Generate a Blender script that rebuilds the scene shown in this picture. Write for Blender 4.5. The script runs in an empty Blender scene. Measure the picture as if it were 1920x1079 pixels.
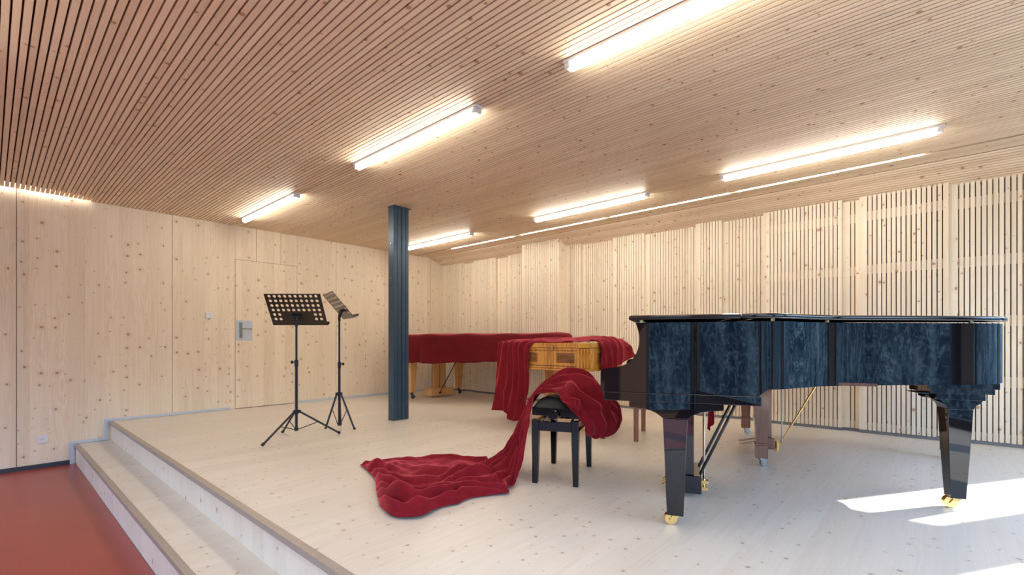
import bpy, bmesh, math, random
import numpy as np
from mathutils import Vector, Matrix

# ------------------------------------------------------------------ camera, world, sun, exposure
SC = bpy.context.scene
COL = SC.collection
PI = math.pi
cam_d = bpy.data.cameras.new('camera')
cam_d.sensor_width = 36.0
cam_d.lens = 36.0 * 878.0 / 1920.0
cam_d.shift_y = (641.0 - 539.5) / 1920.0
cam_d.clip_start = 0.02
cam = bpy.data.objects.new('camera', cam_d)
COL.objects.link(cam)
cam.location = (0, 0, 0.9)
cam.rotation_euler = (PI / 2, 0, -math.radians(48.2003))
SC.camera = cam

SC.view_settings.view_transform = 'Standard'
SC.view_settings.look = 'None'
SC.view_settings.gamma = 1.0
SC.view_settings.use_curve_mapping = False
SC.view_settings.exposure = 0.75

SKY = 2.9          # strength of the open sky
FOREST = 0.46      # strength of the wooded hillside outside
SUN = 9.0
LAMP = 21.0        # linear lamps
STRIP = 22.0        # recessed strips

SC.cycles.max_bounces = 10
SC.cycles.diffuse_bounces = 6
SC.cycles.glossy_bounces = 5
SC.cycles.transmission_bounces = 4
SC.cycles.sample_clamp_indirect = 6.0
SC.cycles.caustics_reflective = False
SC.cycles.caustics_refractive = False


class NT:
    """tiny helper to write node trees"""
    def __init__(s, nt):
        s.nt = nt; s.n = nt.nodes; s.l = nt.links
    def node(s, t, **kw):
        nd = s.n.new(t)
        for k, v in kw.items():
            setattr(nd, k, v)
        return nd
    def put(s, sock, v):
        if hasattr(v, 'is_output') or isinstance(v, bpy.types.NodeSocket):
            s.l.new(v, sock)
        elif v is not None:
            sock.default_value = v
    def m(s, op, a=None, b=None, c=None, clamp=False):
        nd = s.node('ShaderNodeMath', operation=op); nd.use_clamp = clamp
        s.put(nd.inputs[0], a)
        if b is not None: s.put(nd.inputs[1], b)
        if c is not None: s.put(nd.inputs[2], c)
        return nd.outputs[0]
    def comb(s, x, y, z):
        nd = s.node('ShaderNodeCombineXYZ')
        s.put(nd.inputs[0], x); s.put(nd.inputs[1], y); s.put(nd.inputs[2], z)
        return nd.outputs[0]
    def noise(s, vec, scale=1.0, detail=2.0, rough=0.5, dist=0.0):
        nd = s.node('ShaderNodeTexNoise')
        s.put(nd.inputs['Vector'], vec); nd.inputs['Scale'].default_value = scale
        nd.inputs['Detail'].default_value = detail; nd.inputs['Roughness'].default_value = rough
        nd.inputs['Distortion'].default_value = dist
        return nd.outputs[0]
    def ramp(s, v, lo, hi, a=0.0, b=1.0, smooth=True):
        nd = s.node('ShaderNodeMapRange'); nd.interpolation_type = 'SMOOTHSTEP' if smooth else 'LINEAR'
        s.put(nd.inputs['Value'], v)
        s.put(nd.inputs['From Min'], lo); s.put(nd.inputs['From Max'], hi)
        s.put(nd.inputs['To Min'], a); s.put(nd.inputs['To Max'], b)
        return nd.outputs[0]
    def mix(s, f, a, b, mode='MIX'):
        nd = s.node('ShaderNodeMix', data_type='RGBA', blend_type=mode)
        s.put(nd.inputs[0], f)
        for sk, v in ((nd.inputs[6], a), (nd.inputs[7], b)):
            if isinstance(v, (tuple, list)) and len(v) == 3: v = (*v, 1)
            s.put(sk, v)
        return nd.outputs[2]


def make_world():
    w = bpy.data.worlds.new('daylight'); SC.world = w
    w.use_nodes = True
    t = NT(w.node_tree); t.n.clear()
    tc = t.node('ShaderNodeTexCoord')
    sp = t.node('ShaderNodeSeparateXYZ'); t.l.new(tc.outputs['Generated'], sp.inputs[0])
    x, y, z = sp.outputs
    # wooded hillside: trunks, twigs and crowns, its upper rim ragged against the sky
    trunk = t.noise(t.comb(t.m('MULTIPLY', x, 26.0), t.m('MULTIPLY', y, 26.0), t.m('MULTIPLY', z, 3.0)), 1.0, 5.0, 0.7)
    crown = t.noise(t.comb(t.m('MULTIPLY', x, 9.0), t.m('MULTIPLY', y, 9.0), t.m('MULTIPLY', z, 14.0)), 1.0, 6.0, 0.65)
    f = t.m('MULTIPLY', t.ramp(trunk, 0.46, 0.66), 0.5)
    twig = t.noise(t.comb(t.m('MULTIPLY', x, 230.0), t.m('MULTIPLY', y, 230.0), t.m('MULTIPLY', z, 60.0)), 1.0, 7.0, 0.8)
    f = t.m('ADD', f, t.m('MULTIPLY', t.ramp(crown, 0.45, 0.75), 0.3))
    f = t.m('ADD', f, t.m('MULTIPLY', t.ramp(twig, 0.56, 0.72), 0.9))
    for sx, sz, wd, am in ((34.0, 11.0, 0.012, 0.9), (70.0, 30.0, 0.018, 0.7), (22.0, 40.0, 0.009, 0.6)):
        ln = t.noise(t.comb(t.m('MULTIPLY', x, sx), t.m('MULTIPLY', y, sx), t.m('MULTIPLY', z, sz)), 1.0, 5.0, 0.6, 0.6)
        f = t.m('ADD', f, t.m('MULTIPLY', t.ramp(t.m('ABSOLUTE', t.m('SUBTRACT', ln, 0.52)), 0.0, wd, 1.0, 0.0), am))
    forest = t.mix(f, (0.03, 0.17, 0.42), (1.0, 1.8, 2.6))
    rim = t.m('ADD', 0.09, t.m('MULTIPLY', crown, 0.16))
    isky = t.ramp(z, rim, t.m('ADD', rim, 0.05))
    sky = t.mix(t.ramp(z, 0.2, 1.0), (0.66, 0.90, 1.26), (0.48, 0.76, 1.32))
    b1 = t.node('ShaderNodeBackground'); t.put(b1.inputs[0], forest); b1.inputs[1].default_value = FOREST
    b2 = t.node('ShaderNodeBackground'); t.put(b2.inputs[0], sky); b2.inputs[1].default_value = SKY
    mx = t.node('ShaderNodeMixShader'); t.put(mx.inputs[0], isky)
    t.l.new(b1.outputs[0], mx.inputs[1]); t.l.new(b2.outputs[0], mx.inputs[2])
    out = t.node('ShaderNodeOutputWorld'); t.l.new(mx.outputs[0], out.inputs[0])
make_world()

sun_d = bpy.data.lights.new('sun', 'SUN'); sun_d.energy = SUN; sun_d.angle = math.radians(0.6)
sun_d.color = (1.0, 0.93, 0.84)
sun = bpy.data.objects.new('sun', sun_d); COL.objects.link(sun)
_el = math.radians(35.0)
_s = Vector((0.846 * math.cos(_el), -0.533 * math.cos(_el), math.sin(_el)))   # towards the sun
sun.rotation_euler = _s.to_track_quat('Z', 'Y').to_euler()
sun.location = (8, -6, 6)

# room measures (metres; stage top is z = 0)
YW = 6.92            # left wall plane
ZC = 2.45            # flat ceiling
XB = 5.44            # where the ceiling bends down
SLOPE = 0.37
XF, XR = 5.755, 5.80  # forward and recessed faces of the slatted wall
ZRED = -0.42
XMIN, YMIN = -3.4, -1.7
PITCH = 0.0357

def portal(name, loc, rot, sx, sy):
    d = bpy.data.lights.new(name, 'AREA'); d.shape = 'RECTANGLE'; d.size = sx; d.size_y = sy
    d.cycles.is_portal = True
    o = bpy.data.objects.new(name, d); COL.objects.link(o); o.location = loc; o.rotation_euler = rot
portal('window_portal_west', (XMIN - 0.08, 2.6, 1.0), (0, -PI / 2, 0), 2.7, 8.6)
portal('window_portal_south', (1.1, YMIN - 0.08, 1.0), (PI / 2, 0, 0), 8.8, 2.7)
portal('window_portal_east', (5.97, -1.46, 1.18), (0, PI / 2, 0), 2.36, 0.5)

# ------------------------------------------------------------------ materials
def new_mat(name):
    m = bpy.data.materials.new(name); m.use_nodes = True
    t = NT(m.node_tree); t.n.clear()
    b = t.node('ShaderNodeBsdfPrincipled'); o = t.node('ShaderNodeOutputMaterial')
    t.l.new(b.outputs[0], o.inputs[0])
    return m, t, b

def plain(name, col, rough=0.5, metal=0.0, spec=0.5, coat=0.0, var=0.0, bump=0.0, vs=40.0):
    m, t, b = new_mat(name)
    b.inputs['Roughness'].default_value = rough; b.inputs['Metallic'].default_value = metal
    b.inputs['Specular IOR Level'].default_value = spec; b.inputs['Coat Weight'].default_value = coat
    b.inputs['Coat Roughness'].default_value = 0.03
    tc = t.node('ShaderNodeTexCoord')
    nz = t.noise(tc.outputs['Object'], vs, 3.0)
    k = t.ramp(nz, 0.3, 0.7, 1.0 - var, 1.0 + var, False)
    c = t.mix(1.0, col, t.comb(k, k, k), 'MULTIPLY')
    t.put(b.inputs['Base Color'], c)
    if bump:
        bp = t.node('ShaderNodeBump'); bp.inputs['Strength'].default_value = bump; bp.inputs['Distance'].default_value = 0.002
        t.put(bp.inputs['Height'], nz); t.l.new(bp.outputs[0], b.inputs['Normal'])
    return m

def wood(name, base, dark, along=2, across=1, width=0.12, knot=(0.36, 0.17, 0.07), knots=1.0, kscale=3.2,
         grain=0.5, rough=0.5, tone=0.05, figure=0.3, spec=0.35, coat=0.0, fine=1.0, kr=1.0, kstretch=1.0):
    m, t, b = new_mat(name)
    tc = t.node('ShaderNodeTexCoord')
    sp = t.node('ShaderNodeSeparateXYZ'); t.l.new(tc.outputs['Object'], sp.inputs[0])
    third = 3 - along - across
    al, ac, th = sp.outputs[along], sp.outputs[across], sp.outputs[third]
    pid = t.m('FLOOR', t.m('DIVIDE', ac, width))
    wn = t.node('ShaderNodeTexWhiteNoise', noise_dimensions='1D'); t.put(wn.inputs['W'], pid)
    r = wn.outputs[0]
    al2 = t.m('ADD', al, t.m('MULTIPLY', r, 37.0))
    act = t.m('ADD', ac, th)
    # knots
    vor = t.node('ShaderNodeTexVoronoi', feature='F1', distance='EUCLIDEAN')
    vor.voronoi_dimensions = '2D'
    t.put(vor.inputs['Vector'], t.comb(t.m('MULTIPLY', act, kscale), t.m('MULTIPLY', al2, kscale / kstretch), 0.0))
    vor.inputs['Scale'].default_value = 1.0
    dist = vor.outputs['Distance']
    sc = t.node('ShaderNodeSeparateColor'); t.l.new(vor.outputs['Color'], sc.inputs[0])
    rad = t.m('ADD', 0.022 * kr, t.m('MULTIPLY', t.m('POWER', sc.outputs[0], 2.2), 0.13 * kr))
    gate = t.m('LESS_THAN', sc.outputs[1], 0.62 * knots)
    kn = t.m('MULTIPLY', gate, t.ramp(dist, t.m('MULTIPLY', rad, 0.55), rad, 1.0, 0.0))
    halo = t.m('MULTIPLY', gate, t.ramp(dist, rad, t.m('MULTIPLY', rad, 3.2), 1.0, 0.0))
    # grain, bent round the knots
    bend = t.m('MULTIPLY', halo, 0.35)
    g1 = t.noise(t.comb(t.m('ADD', t.m('MULTIPLY', act, 75.0 * fine), bend), t.m('MULTIPLY', al2, 1.6), t.m('MULTIPLY', r, 51.0)), 1.0, 4.0, 0.6)
    low = t.noise(t.comb(t.m('MULTIPLY', act, 7.0), t.m('MULTIPLY', al2, 0.75), t.m('MULTIPLY', r, 51.0)), 1.0, 2.0, 0.5)
    fig = t.m('ADD', t.m('MULTIPLY', t.m('SINE', t.m('MULTIPLY', low, 95.0)), 0.5), 0.5)
    figm = t.ramp(low, 0.42, 0.6)
    f = t.m('MULTIPLY', t.ramp(g1, 0.3, 0.75), grain)
    f = t.m('ADD', f, t.m('MULTIPLY', t.m('MULTIPLY', fig, figm), figure))
    f = t.m('ADD', f, t.m('MULTIPLY', halo, 0.4), clamp=True)
    c = t.mix(f, base, dark)
    c = t.mix(t.m('MULTIPLY', kn, 0.72), c, knot)
    k = t.ramp(r, 0.0, 1.0, 1.0 - tone, 1.0 + tone, False)
    c = t.mix(1.0, c, t.comb(k, t.m('POWER', k, 1.15), t.m('POWER', k, 1.35)), 'MULTIPLY')
    t.put(b.inputs['Base Color'], c)
    b.inputs['Roughness'].default_value = rough
    b.inputs['Specular IOR Level'].default_value = spec
    b.inputs['Coat Weight'].default_value = coat; b.inputs['Coat Roughness'].default_value = 0.12
    bp = t.node('ShaderNodeBump'); bp.inputs['Strength'].default_value = 0.12; bp.inputs['Distance'].default_value = 0.002
    t.put(bp.inputs['Height'], g1); t.l.new(bp.outputs[0], b.inputs['Normal'])
    return m

M = {}
PALE, PALED = (0.87, 0.77, 0.61), (0.76, 0.61, 0.43)
KN = (0.34, 0.17, 0.08)
M['panel'] = wood('spruce wall panel', PALE, PALED, 2, 0, 0.142, KN, 1.1, 8.5, 0.42, 0.55, 0.045, 0.4, 0.3)
M['slat_wall'] = wood('spruce wall slats', (0.88, 0.79, 0.635), (0.78, 0.64, 0.46), 2, 1, PITCH, KN, 1.1, 8.0, 0.5, 0.55, 0.06, 0.3, 0.3)
M['slat_ceiling'] = wood('spruce ceiling slats', (0.84, 0.69, 0.51), (0.76, 0.585, 0.40), 1, 0, PITCH, (0.30, 0.12, 0.05), 1.1, 8.0, 0.5, 0.55, 0.07, 0.35, 0.3)
M['stage'] = wood('white oiled stage boards', (0.74, 0.69, 0.60), (0.67, 0.60, 0.50), 0, 1, 0.205, (0.30, 0.22, 0.16), 1.2, 11.0, 0.45, 0.34, 0.03, 0.45, 0.5, kr=0.9)
M['riser'] = wood('white oiled riser board', (0.80, 0.73, 0.63), (0.73, 0.64, 0.53), 2, 1, 0.14, KN, 0.9, 6.0, 0.45, 0.4, 0.04, 0.4, 0.4, kr=0.9)
M['batten'] = wood('pale batten', (0.72, 0.57, 0.42), (0.62, 0.46, 0.32), 1, 2, 0.3, KN, 0.5, 4.0, 0.4, 0.6, 0.03, 0.3)
M['felt'] = plain('dark brown acoustic felt', (0.10, 0.040, 0.022), 0.95, var=0.15, spec=0.1)
M['felt_wall'] = plain('brown acoustic felt', (0.085, 0.038, 0.022), 0.95, var=0.15, spec=0.1)
M['red_floor'] = plain('red orange linoleum', (0.32, 0.048, 0.035), 0.30, var=0.05, spec=0.5, vs=2.0)
M['white_trim'] = plain('pale grey aluminium trim', (0.60, 0.66, 0.74), 0.35, 0.15, var=0.03)
M['grey_trim'] = plain('grey trim', (0.20, 0.20, 0.20), 0.5, 0.2, var=0.05)
M['dark_trim'] = plain('dark slate skirting', (0.035, 0.045, 0.06), 0.4, 0.0, var=0.05)
M['nosing'] = plain('grey brown aluminium nosing', (0.42, 0.375, 0.325), 0.42, 0.35, var=0.05, vs=25)
M['post'] = plain('blue black painted steel', (0.032, 0.070, 0.115), 0.34, 0.25, var=0.12, vs=14, spec=0.5)
M['lacquer'] = plain('black polished lacquer', (0.006, 0.006, 0.008), 0.02, var=0.0, spec=0.62, coat=0.05)
M['bench_black'] = plain('black satin lacquer', (0.007, 0.007, 0.008), 0.09, var=0.05, spec=0.32)
M['brass'] = plain('polished brass', (0.86, 0.58, 0.22), 0.13, 1.0, var=0.04)
M['steel'] = plain('worn steel', (0.42, 0.42, 0.40), 0.3, 1.0, var=0.1)
M['pedal'] = plain('dull brass pedal', (0.45, 0.36, 0.22), 0.28, 1.0, var=0.1)
M['rod'] = plain('satin nickel rod', (0.62, 0.55, 0.47), 0.2, 1.0, var=0.05)
M['stand'] = plain('black powder coated tube', (0.022, 0.024, 0.032), 0.33, 0.3, var=0.1, spec=0.5)
M['stand_olive'] = plain('dark brown coated sheet', (0.045, 0.036, 0.026), 0.28, 0.5, var=0.1, spec=0.6)
M['rubber'] = plain('black rubber', (0.012, 0.012, 0.013), 0.7)
M['leather'] = plain('black leather', (0.007, 0.009, 0.012), 0.45, spec=0.3, var=0.1, bump=0.3, vs=180)
M['maple'] = wood('light maple veneer', (0.72, 0.42, 0.16), (0.60, 0.32, 0.11), 2, 0, 0.5, (0.5, 0.3, 0.12), 0.1, 4, 0.4, 0.3, 0.0, 0.3, spec=0.5)
M['mahogany'] = wood('red brown mahogany', (0.30, 0.13, 0.075), (0.18, 0.068, 0.038), 2, 0, 0.5, (0.1, 0.03, 0.02), 0.1, 4, 0.7, 0.14, 0.0, 0.5, spec=0.6, coat=0.4)
M['walnut'] = wood('golden walnut veneer', (0.74, 0.36, 0.05), (0.46, 0.17, 0.02), 2, 1, 0.095, (0.2, 0.07, 0.02), 0.2, 6, 0.7, 0.16, 0.13, 0.7, spec=0.6, coat=0.5)
M['walnut_carved'] = wood('brown carved walnut', (0.30, 0.12, 0.03), (0.16, 0.055, 0.016), 1, 2, 0.3, (0.1, 0.03, 0.01), 0.2, 6, 0.8, 0.28, 0.0, 0.6, spec=0.5)
M['turned'] = wood('dark turned walnut', (0.15, 0.060, 0.028), (0.08, 0.028, 0.013), 2, 1, 0.3, (0.05, 0.02, 0.01), 0.1, 6, 0.7, 0.14, 0.0, 0.5, spec=0.6, coat=0.4)
M['white_plastic'] = plain('white plastic', (0.78, 0.80, 0.82), 0.35, var=0.01)
M['lamp_body'] = plain('white lamp housing', (0.78, 0.78, 0.78), 0.4, var=0.01)
M['gap'] = plain('dark joint', (0.05, 0.025, 0.012), 0.9)
M['plaster'] = plain('dark timber pier', (0.16, 0.09, 0.06), 0.7, var=0.03)
M['pier'] = plain('shade tinted grey pier', (0.16, 0.155, 0.145), 0.7, var=0.03)  # pale wood piers, their backlit shade put into the dark grey
M['frame_dark'] = plain('anthracite window frame', (0.035, 0.036, 0.038), 0.5, var=0.05)
M['keys'] = plain('ivory keys', (0.8, 0.78, 0.7), 0.3)

def emit(name, col, strength):
    m = bpy.data.materials.new(name); m.use_nodes = True
    t = NT(m.node_tree); t.n.clear()
    e = t.node('ShaderNodeEmission'); e.inputs[0].default_value = (*col, 1); e.inputs[1].default_value = strength
    o = t.node('ShaderNodeOutputMaterial'); t.l.new(e.outputs[0], o.inputs[0])
    return m
M['tube'] = emit('lit diffuser', (1.0, 0.94, 0.83), LAMP)
M['strip'] = emit('lit strip', (1.0, 0.94, 0.83), STRIP)

def velvet(name, col, edge):
    m, t, b = new_mat(name)
    tc = t.node('ShaderNodeTexCoord')
    n1 = t.noise(tc.outputs['Object'], 9.0, 4.0, 0.6)
    n2 = t.noise(tc.outputs['Object'], 160.0, 2.0)
    k = t.m('ADD', t.ramp(n1, 0.3, 0.7, 0.82, 1.12, False), t.ramp(n2, 0.3, 0.7, -0.12, 0.12, False))
    t.put(b.inputs['Base Color'], t.mix(1.0, col, t.comb(k, k, k), 'MULTIPLY'))
    b.inputs['Roughness'].default_value = 0.75
    b.inputs['Specular IOR Level'].default_value = 0.15
    b.inputs['Sheen Weight'].default_value = 1.0
    b.inputs['Sheen Roughness'].default_value = 0.38
    b.inputs['Sheen Tint'].default_value = (*edge, 1)
    bp = t.node('ShaderNodeBump'); bp.inputs['Strength'].default_value = 0.25; bp.inputs['Distance'].default_value = 0.002
    t.put(bp.inputs['Height'], n2); t.l.new(bp.outputs[0], b.inputs['Normal'])
    return m
M['velvet'] = velvet('crimson velvet', (0.20, 0.006, 0.014), (1.0, 0.16, 0.20))
M['velvet_dark'] = velvet('deep wine velvet', (0.14, 0.006, 0.011), (0.8, 0.12, 0.15))

# ------------------------------------------------------------------ mesh helpers
class MB:
    def __init__(s):
        s.v = []; s.f = []; s.m = []
    def add(s, vs, fs, mi=0):
        o = len(s.v); s.v += [tuple(p) for p in vs]
        s.f += [tuple(i + o for i in f) for f in fs]; s.m += [mi] * len(fs)
        return s
    def box(s, x0, x1, y0, y1, z0, z1, mi=0):
        v = [(x, y, z) for z in (z0, z1) for y in (y0, y1) for x in (x0, x1)]
        f = [(0, 2, 3, 1), (4, 5, 7, 6), (0, 1, 5, 4), (1, 3, 7, 5), (3, 2, 6, 7), (2, 0, 4, 6)]
        return s.add(v, f, mi)
    def prism(s, poly, lo, hi, axis='z', mi=0):
        """poly extruded along axis; x: poly is (y,z), y: (x,z), z: (x,y)"""
        n = len(poly)
        def P(p, h):
            return {'z': (p[0], p[1], h), 'y': (p[0], h, p[1]), 'x': (h, p[0], p[1])}[axis]
        v = [P(p, lo) for p in poly] + [P(p, hi) for p in poly]
        area = sum(poly[i][0] * poly[(i + 1) % n][1] - poly[(i + 1) % n][0] * poly[i][1] for i in range(n))
        if axis == 'y': area = -area
        f = [tuple(range(n - 1, -1, -1)), tuple(range(n, 2 * n))] + [(i, (i + 1) % n, (i + 1) % n + n, i + n) for i in range(n)]
        if area < 0: f = [tuple(reversed(q)) for q in f]
        return s.add(v, f, mi)
    def loft(s, rings, mi=0, cap=True, closed=True):
        n = len(rings[0]); v = [p for r in rings for p in r]; f = []
        for k in range(len(rings) - 1):
            for i in range(n if closed else n - 1):
                j = (i + 1) % n
                f.append((k * n + i, k * n + j, (k + 1) * n + j, (k + 1) * n + i))
        if cap:
            f.append(tuple(range(n - 1, -1, -1))); f.append(tuple((len(rings) - 1) * n + i for i in range(n)))
        return s.add(v, f, mi)
    def tube(s, pts, r, n=12, mi=0):
        pts = [Vector(p) for p in pts]
        if not isinstance(r, (list, tuple)): r = [r] * len(pts)
        rings = []; up = None
        for i, p in enumerate(pts):
            d = (pts[min(i + 1, len(pts) - 1)] - pts[max(i - 1, 0)]).normalized()
            if up is None: up = Vector((0, 0, 1)) if abs(d.z) < 0.9 else Vector((1, 0, 0))
            a = d.cross(up).normalized(); b = a.cross(d).normalized(); up = b
            rings.append([p + (a * math.cos(2 * PI * k / n) - b * math.sin(2 * PI * k / n)) * -r[i] for k in range(n)])
        return s.loft(rings, mi)
    def lathe(s, prof, n=24, o=(0, 0, 0), mi=0):
        rings = [[(o[0] + r * math.cos(2 * PI * k / n), o[1] + r * math.sin(2 * PI * k / n), o[2] + z) for k in range(n)] for r, z in prof]
        return s.loft(rings, mi)
    def frustum(s, c0, w0, d0, c1, w1, d1, mi=0):
        """rectangular tapered post from c0 (low) to c1 (high)"""
        R = lambda c, w, d: [(c[0] - w / 2, c[1] - d / 2, c[2]), (c[0] + w / 2, c[1] - d / 2, c[2]), (c[0] + w / 2, c[1] + d / 2, c[2]), (c[0] - w / 2, c[1] + d / 2, c[2])]
        return s.loft([R(c0, w0, d0), R(c1, w1, d1)], mi)
    def sphere(s, c, r, n=14, mi=0, sz=1.0):
        prof = [(max(1e-4, r * math.sin(PI * k / n)), -r * sz * math.cos(PI * k / n)) for k in range(n + 1)]
        return s.lathe(prof, n + 4, c, mi)
    def grid(s, rows, mi=0):
        return s.loft(rows, mi, cap=False, closed=False)
    def build(s, name, mats, parent=None, bevel=0.0, smooth=None, seg=2, solid=0.0, fix=True):
        me = bpy.data.meshes.new(name)
        me.from_pydata(s.v, [], s.f)
        if not isinstance(mats, (list, tuple)): mats = [mats]
        for m in mats: me.materials.append(m)
        me.polygons.foreach_set('material_index', s.m)
        if fix:
            bm = bmesh.new(); bm.from_mesh(me); bmesh.ops.recalc_face_normals(bm, faces=bm.faces); bm.to_mesh(me); bm.free()
        if smooth:
            me.shade_smooth(); me.set_sharp_from_angle(angle=math.radians(smooth))
        o = bpy.data.objects.new(name, me); COL.objects.link(o)
        if parent: o.parent = parent
        if bevel:
            b = o.modifiers.new('bevel', 'BEVEL'); b.width = bevel; b.segments = seg; b.limit_method = 'ANGLE'; b.angle_limit = math.radians(35)
            b.harden_normals = True
            if not smooth: me.shade_smooth(); me.set_sharp_from_angle(angle=math.radians(30))
        if solid:
            q = o.modifiers.new('solid', 'SOLIDIFY'); q.thickness = solid; q.offset = 0
        return o

def tag(o, label=None, cat=None, group=None, kind=None):
    if label: o['label'] = label
    if cat: o['category'] = cat
    if group: o['group'] = group
    if kind: o['kind'] = kind
    return o
def thing(name, label, cat, loc=(0, 0, 0), rz=0.0, group=None):
    o = bpy.data.objects.new(name, None); COL.objects.link(o)
    o.location = loc; o.rotation_euler = (0, 0, rz); o.empty_display_size = 0.1
    return tag(o, label, cat, group)
def dup(root, loc, rz=None, label=None, group=None):
    r = root.copy(); COL.objects.link(r); r.location = loc
    if rz is not None: r.rotation_euler = (0, 0, rz)
    if label: r['label'] = label
    if group: r['group'] = group
    for ch in list(root.children):
        c = ch.copy(); COL.objects.link(c); c.parent = r
        for g in list(ch.children):
            d = g.copy(); COL.objects.link(d); d.parent = c
    return r
def catmull(pts, per=6, closed=False):
    out = []; n = len(pts)
    idx = range(n) if closed else range(n - 1)
    for i in idx:
        if closed: p0, p1, p2, p3 = (pts[(i + k) % n] for k in (-1, 0, 1, 2))
        else: p0, p1, p2, p3 = pts[max(i - 1, 0)], pts[i], pts[i + 1], pts[min(i + 2, n - 1)]
        for k in range(per):
            t = k / per
            out.append(tuple(0.5 * (2 * b + (c - a) * t + (2 * a - 5 * b + 4 * c - d) * t * t + (3 * b - a - 3 * c + d) * t ** 3) for a, b, c, d in zip(p0, p1, p2, p3)))
    if not closed: out.append(tuple(pts[-1]))
    return out
def S(name, mb, mats, **kw):
    return tag(mb.build(name, mats, **kw), kind='structure')

# ------------------------------------------------------------------ the room
# stage, step and red floor
mb = MB(); mb.box(XMIN - 0.3, 0.63, YMIN - 0.3, YW, ZRED - 0.1, ZRED)
S('floor', mb, M['red_floor'])
mb = MB()
mb.box(0.915, 6.4, YMIN - 0.3, YW, -0.03, 0.0, 0)
mb.box(0.925, 0.945, YMIN - 0.3, YW, -0.42, -0.03, 1)
mb.box(0.945, 6.4, YMIN - 0.3, YW, -0.5, -0.032, 1)
S('stage_platform', mb, [M['stage'], M['riser']])
mb = MB()
mb.box(0.63, 0.925, YMIN - 0.3, YW, -0.24, -0.21, 0)
mb.box(0.632, 0.65, YMIN - 0.3, YW, ZRED, -0.24, 1)
mb.box(0.65, 0.925, YMIN - 0.3, YW, -0.5, -0.2401, 1)
S('stage_step', mb, [M['stage'], M['riser']])
mb = MB(); mb.box(0.903, 0.942, YMIN - 0.3, YW - 0.012, -0.030, 0.0025)
S('trim_1', mb, M['nosing'], bevel=0.002)
mb = MB(); mb.box(0.621, 0.658, YMIN - 0.3, YW - 0.012, -0.238, -0.2075)
S('trim_2', mb, M['nosing'], bevel=0.002)
# aluminium skirting that follows the steps
mb = MB()
mb.box(0.585, 0.622, YW - 0.014, YW, ZRED, -0.178); mb.box(0.6221, 0.90, YW - 0.014, YW, -0.207, -0.178)
mb.box(0.868, 0.9025, YW - 0.0139, YW, -0.1779, 0.0301); mb.box(0.9026, 2.14, YW - 0.014, YW, 0.0026, 0.030)
mb.box(3.06, XF + 0.02, YW - 0.014, YW, 0.0005, 0.032)
S('baseboard_left', mb, M['white_trim'])
mb = MB(); mb.box(XMIN, 0.584, YW - 0.014, YW, ZRED, ZRED + 0.045)
S('baseboard_dark', mb, M['dark_trim'])

# left wall: flush panels with thin joints and a flush door
mb = MB()
joints = [-3.28, -1.55, 0.191, 1.50, 2.197, 3.016, 4.54, 5.46]
seams_full = [-3.3, -1.55, 0.191, 1.50]
TOPW = 2.80
def wallbox(x0, x1, z0, z1): mb.box(x0 + 0.0025, x1 - 0.0025, YW, YW + 0.05, z0, z1, 0)
prev = XMIN - 0.3
for xj in (-1.55, 0.191, 1.50):
    wallbox(prev, xj, -0.6, TOPW); prev = xj
wallbox(1.50, 2.1965, -0.6, TOPW)
wallbox(2.1935, 2.46, 2.004, TOPW); wallbox(2.46, 2.785, 2.004, TOPW); wallbox(2.785, 3.02, 2.004, TOPW)
wallbox(3.017, 3.62, -0.6, TOPW); wallbox(3.62, 4.50, -0.6, TOPW); wallbox(4.50, 5.47, -0.6, TOPW); wallbox(5.47, 6.2, -0.6, TOPW)
mb.box(XMIN - 0.3, 6.2, YW + 0.045, YW + 0.12, -0.6, TOPW, 1)
S('wall_left', mb, [M['panel'], M['gap']])
mb = MB(); mb.box(2.2, 3.0135, YW + 0.002, YW + 0.044, 0.006, 2.0)
door = S('door_1', mb, M['panel'])
mb = MB(); mb.box(2.207, 2.408, YW - 0.003, YW + 0.002, 0.915, 1.185)
mb.build('lock_plate', M['white_trim'], door, bevel=0.001)
mb = MB(); mb.box(2.245, 2.283, YW - 0.011, YW - 0.003, 0.945, 1.158)
hp = mb.build('door_handle', M['steel'], door, bevel=0.003)
mb = MB(); mb.tube([(2.264, YW - 0.01, 1.075), (2.264, YW - 0.045, 1.075), (2.275, YW - 0.055, 1.075), (2.30, YW - 0.057, 1.075), (2.385, YW - 0.055, 1.07)], 0.009, 10)
mb.build('lever', M['steel'], hp, smooth=50)
mb = MB(); mb.tube([(2.264, YW - 0.008, 0.985), (2.264, YW - 0.018, 0.985)], 0.009, 14)
mb.build('key_cylinder', M['grey_trim'], hp, smooth=50)

# ceiling: slats under dark felt, flat part then sloping part; slats stop short of the left wall near the corner
def ceil_z(x): return ZC if x <= XB else ZC - SLOPE * (x - XB)
mb = MB()
x = XMIN - 0.3
i0 = int(math.floor((XMIN - 0.3) / PITCH)); i1 = int(XB / PITCH)
for i in range(i0, i1):
    xa = i * PITCH + 0.004; xb = xa + 0.0275
    if 5.150 < (xa + xb) / 2 < 5.190: continue
    ye = YW - 0.030 if xb < 0.78 else YW
    mb.box(xa, xb, YMIN - 0.06, ye, ZC, ZC + 0.026, 0)
ca = math.atan(SLOPE); cs, sn = math.cos(ca), math.sin(ca)
k = 0; s0 = 0.004
while XB + s0 * cs < 6.3:
    a, b = s0, s0 + 0.0275
    P = lambda s, h: (XB + s * cs + h * sn, ZC - s * sn + h * cs)
    mb.prism([P(a, 0), P(b, 0), P(b, 0.026), P(a, 0.026)], YMIN - 0.06 if XB + s0 * cs < 5.74 else -0.62, YW, 'y', 0)
    s0 += PITCH; k += 1
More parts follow.
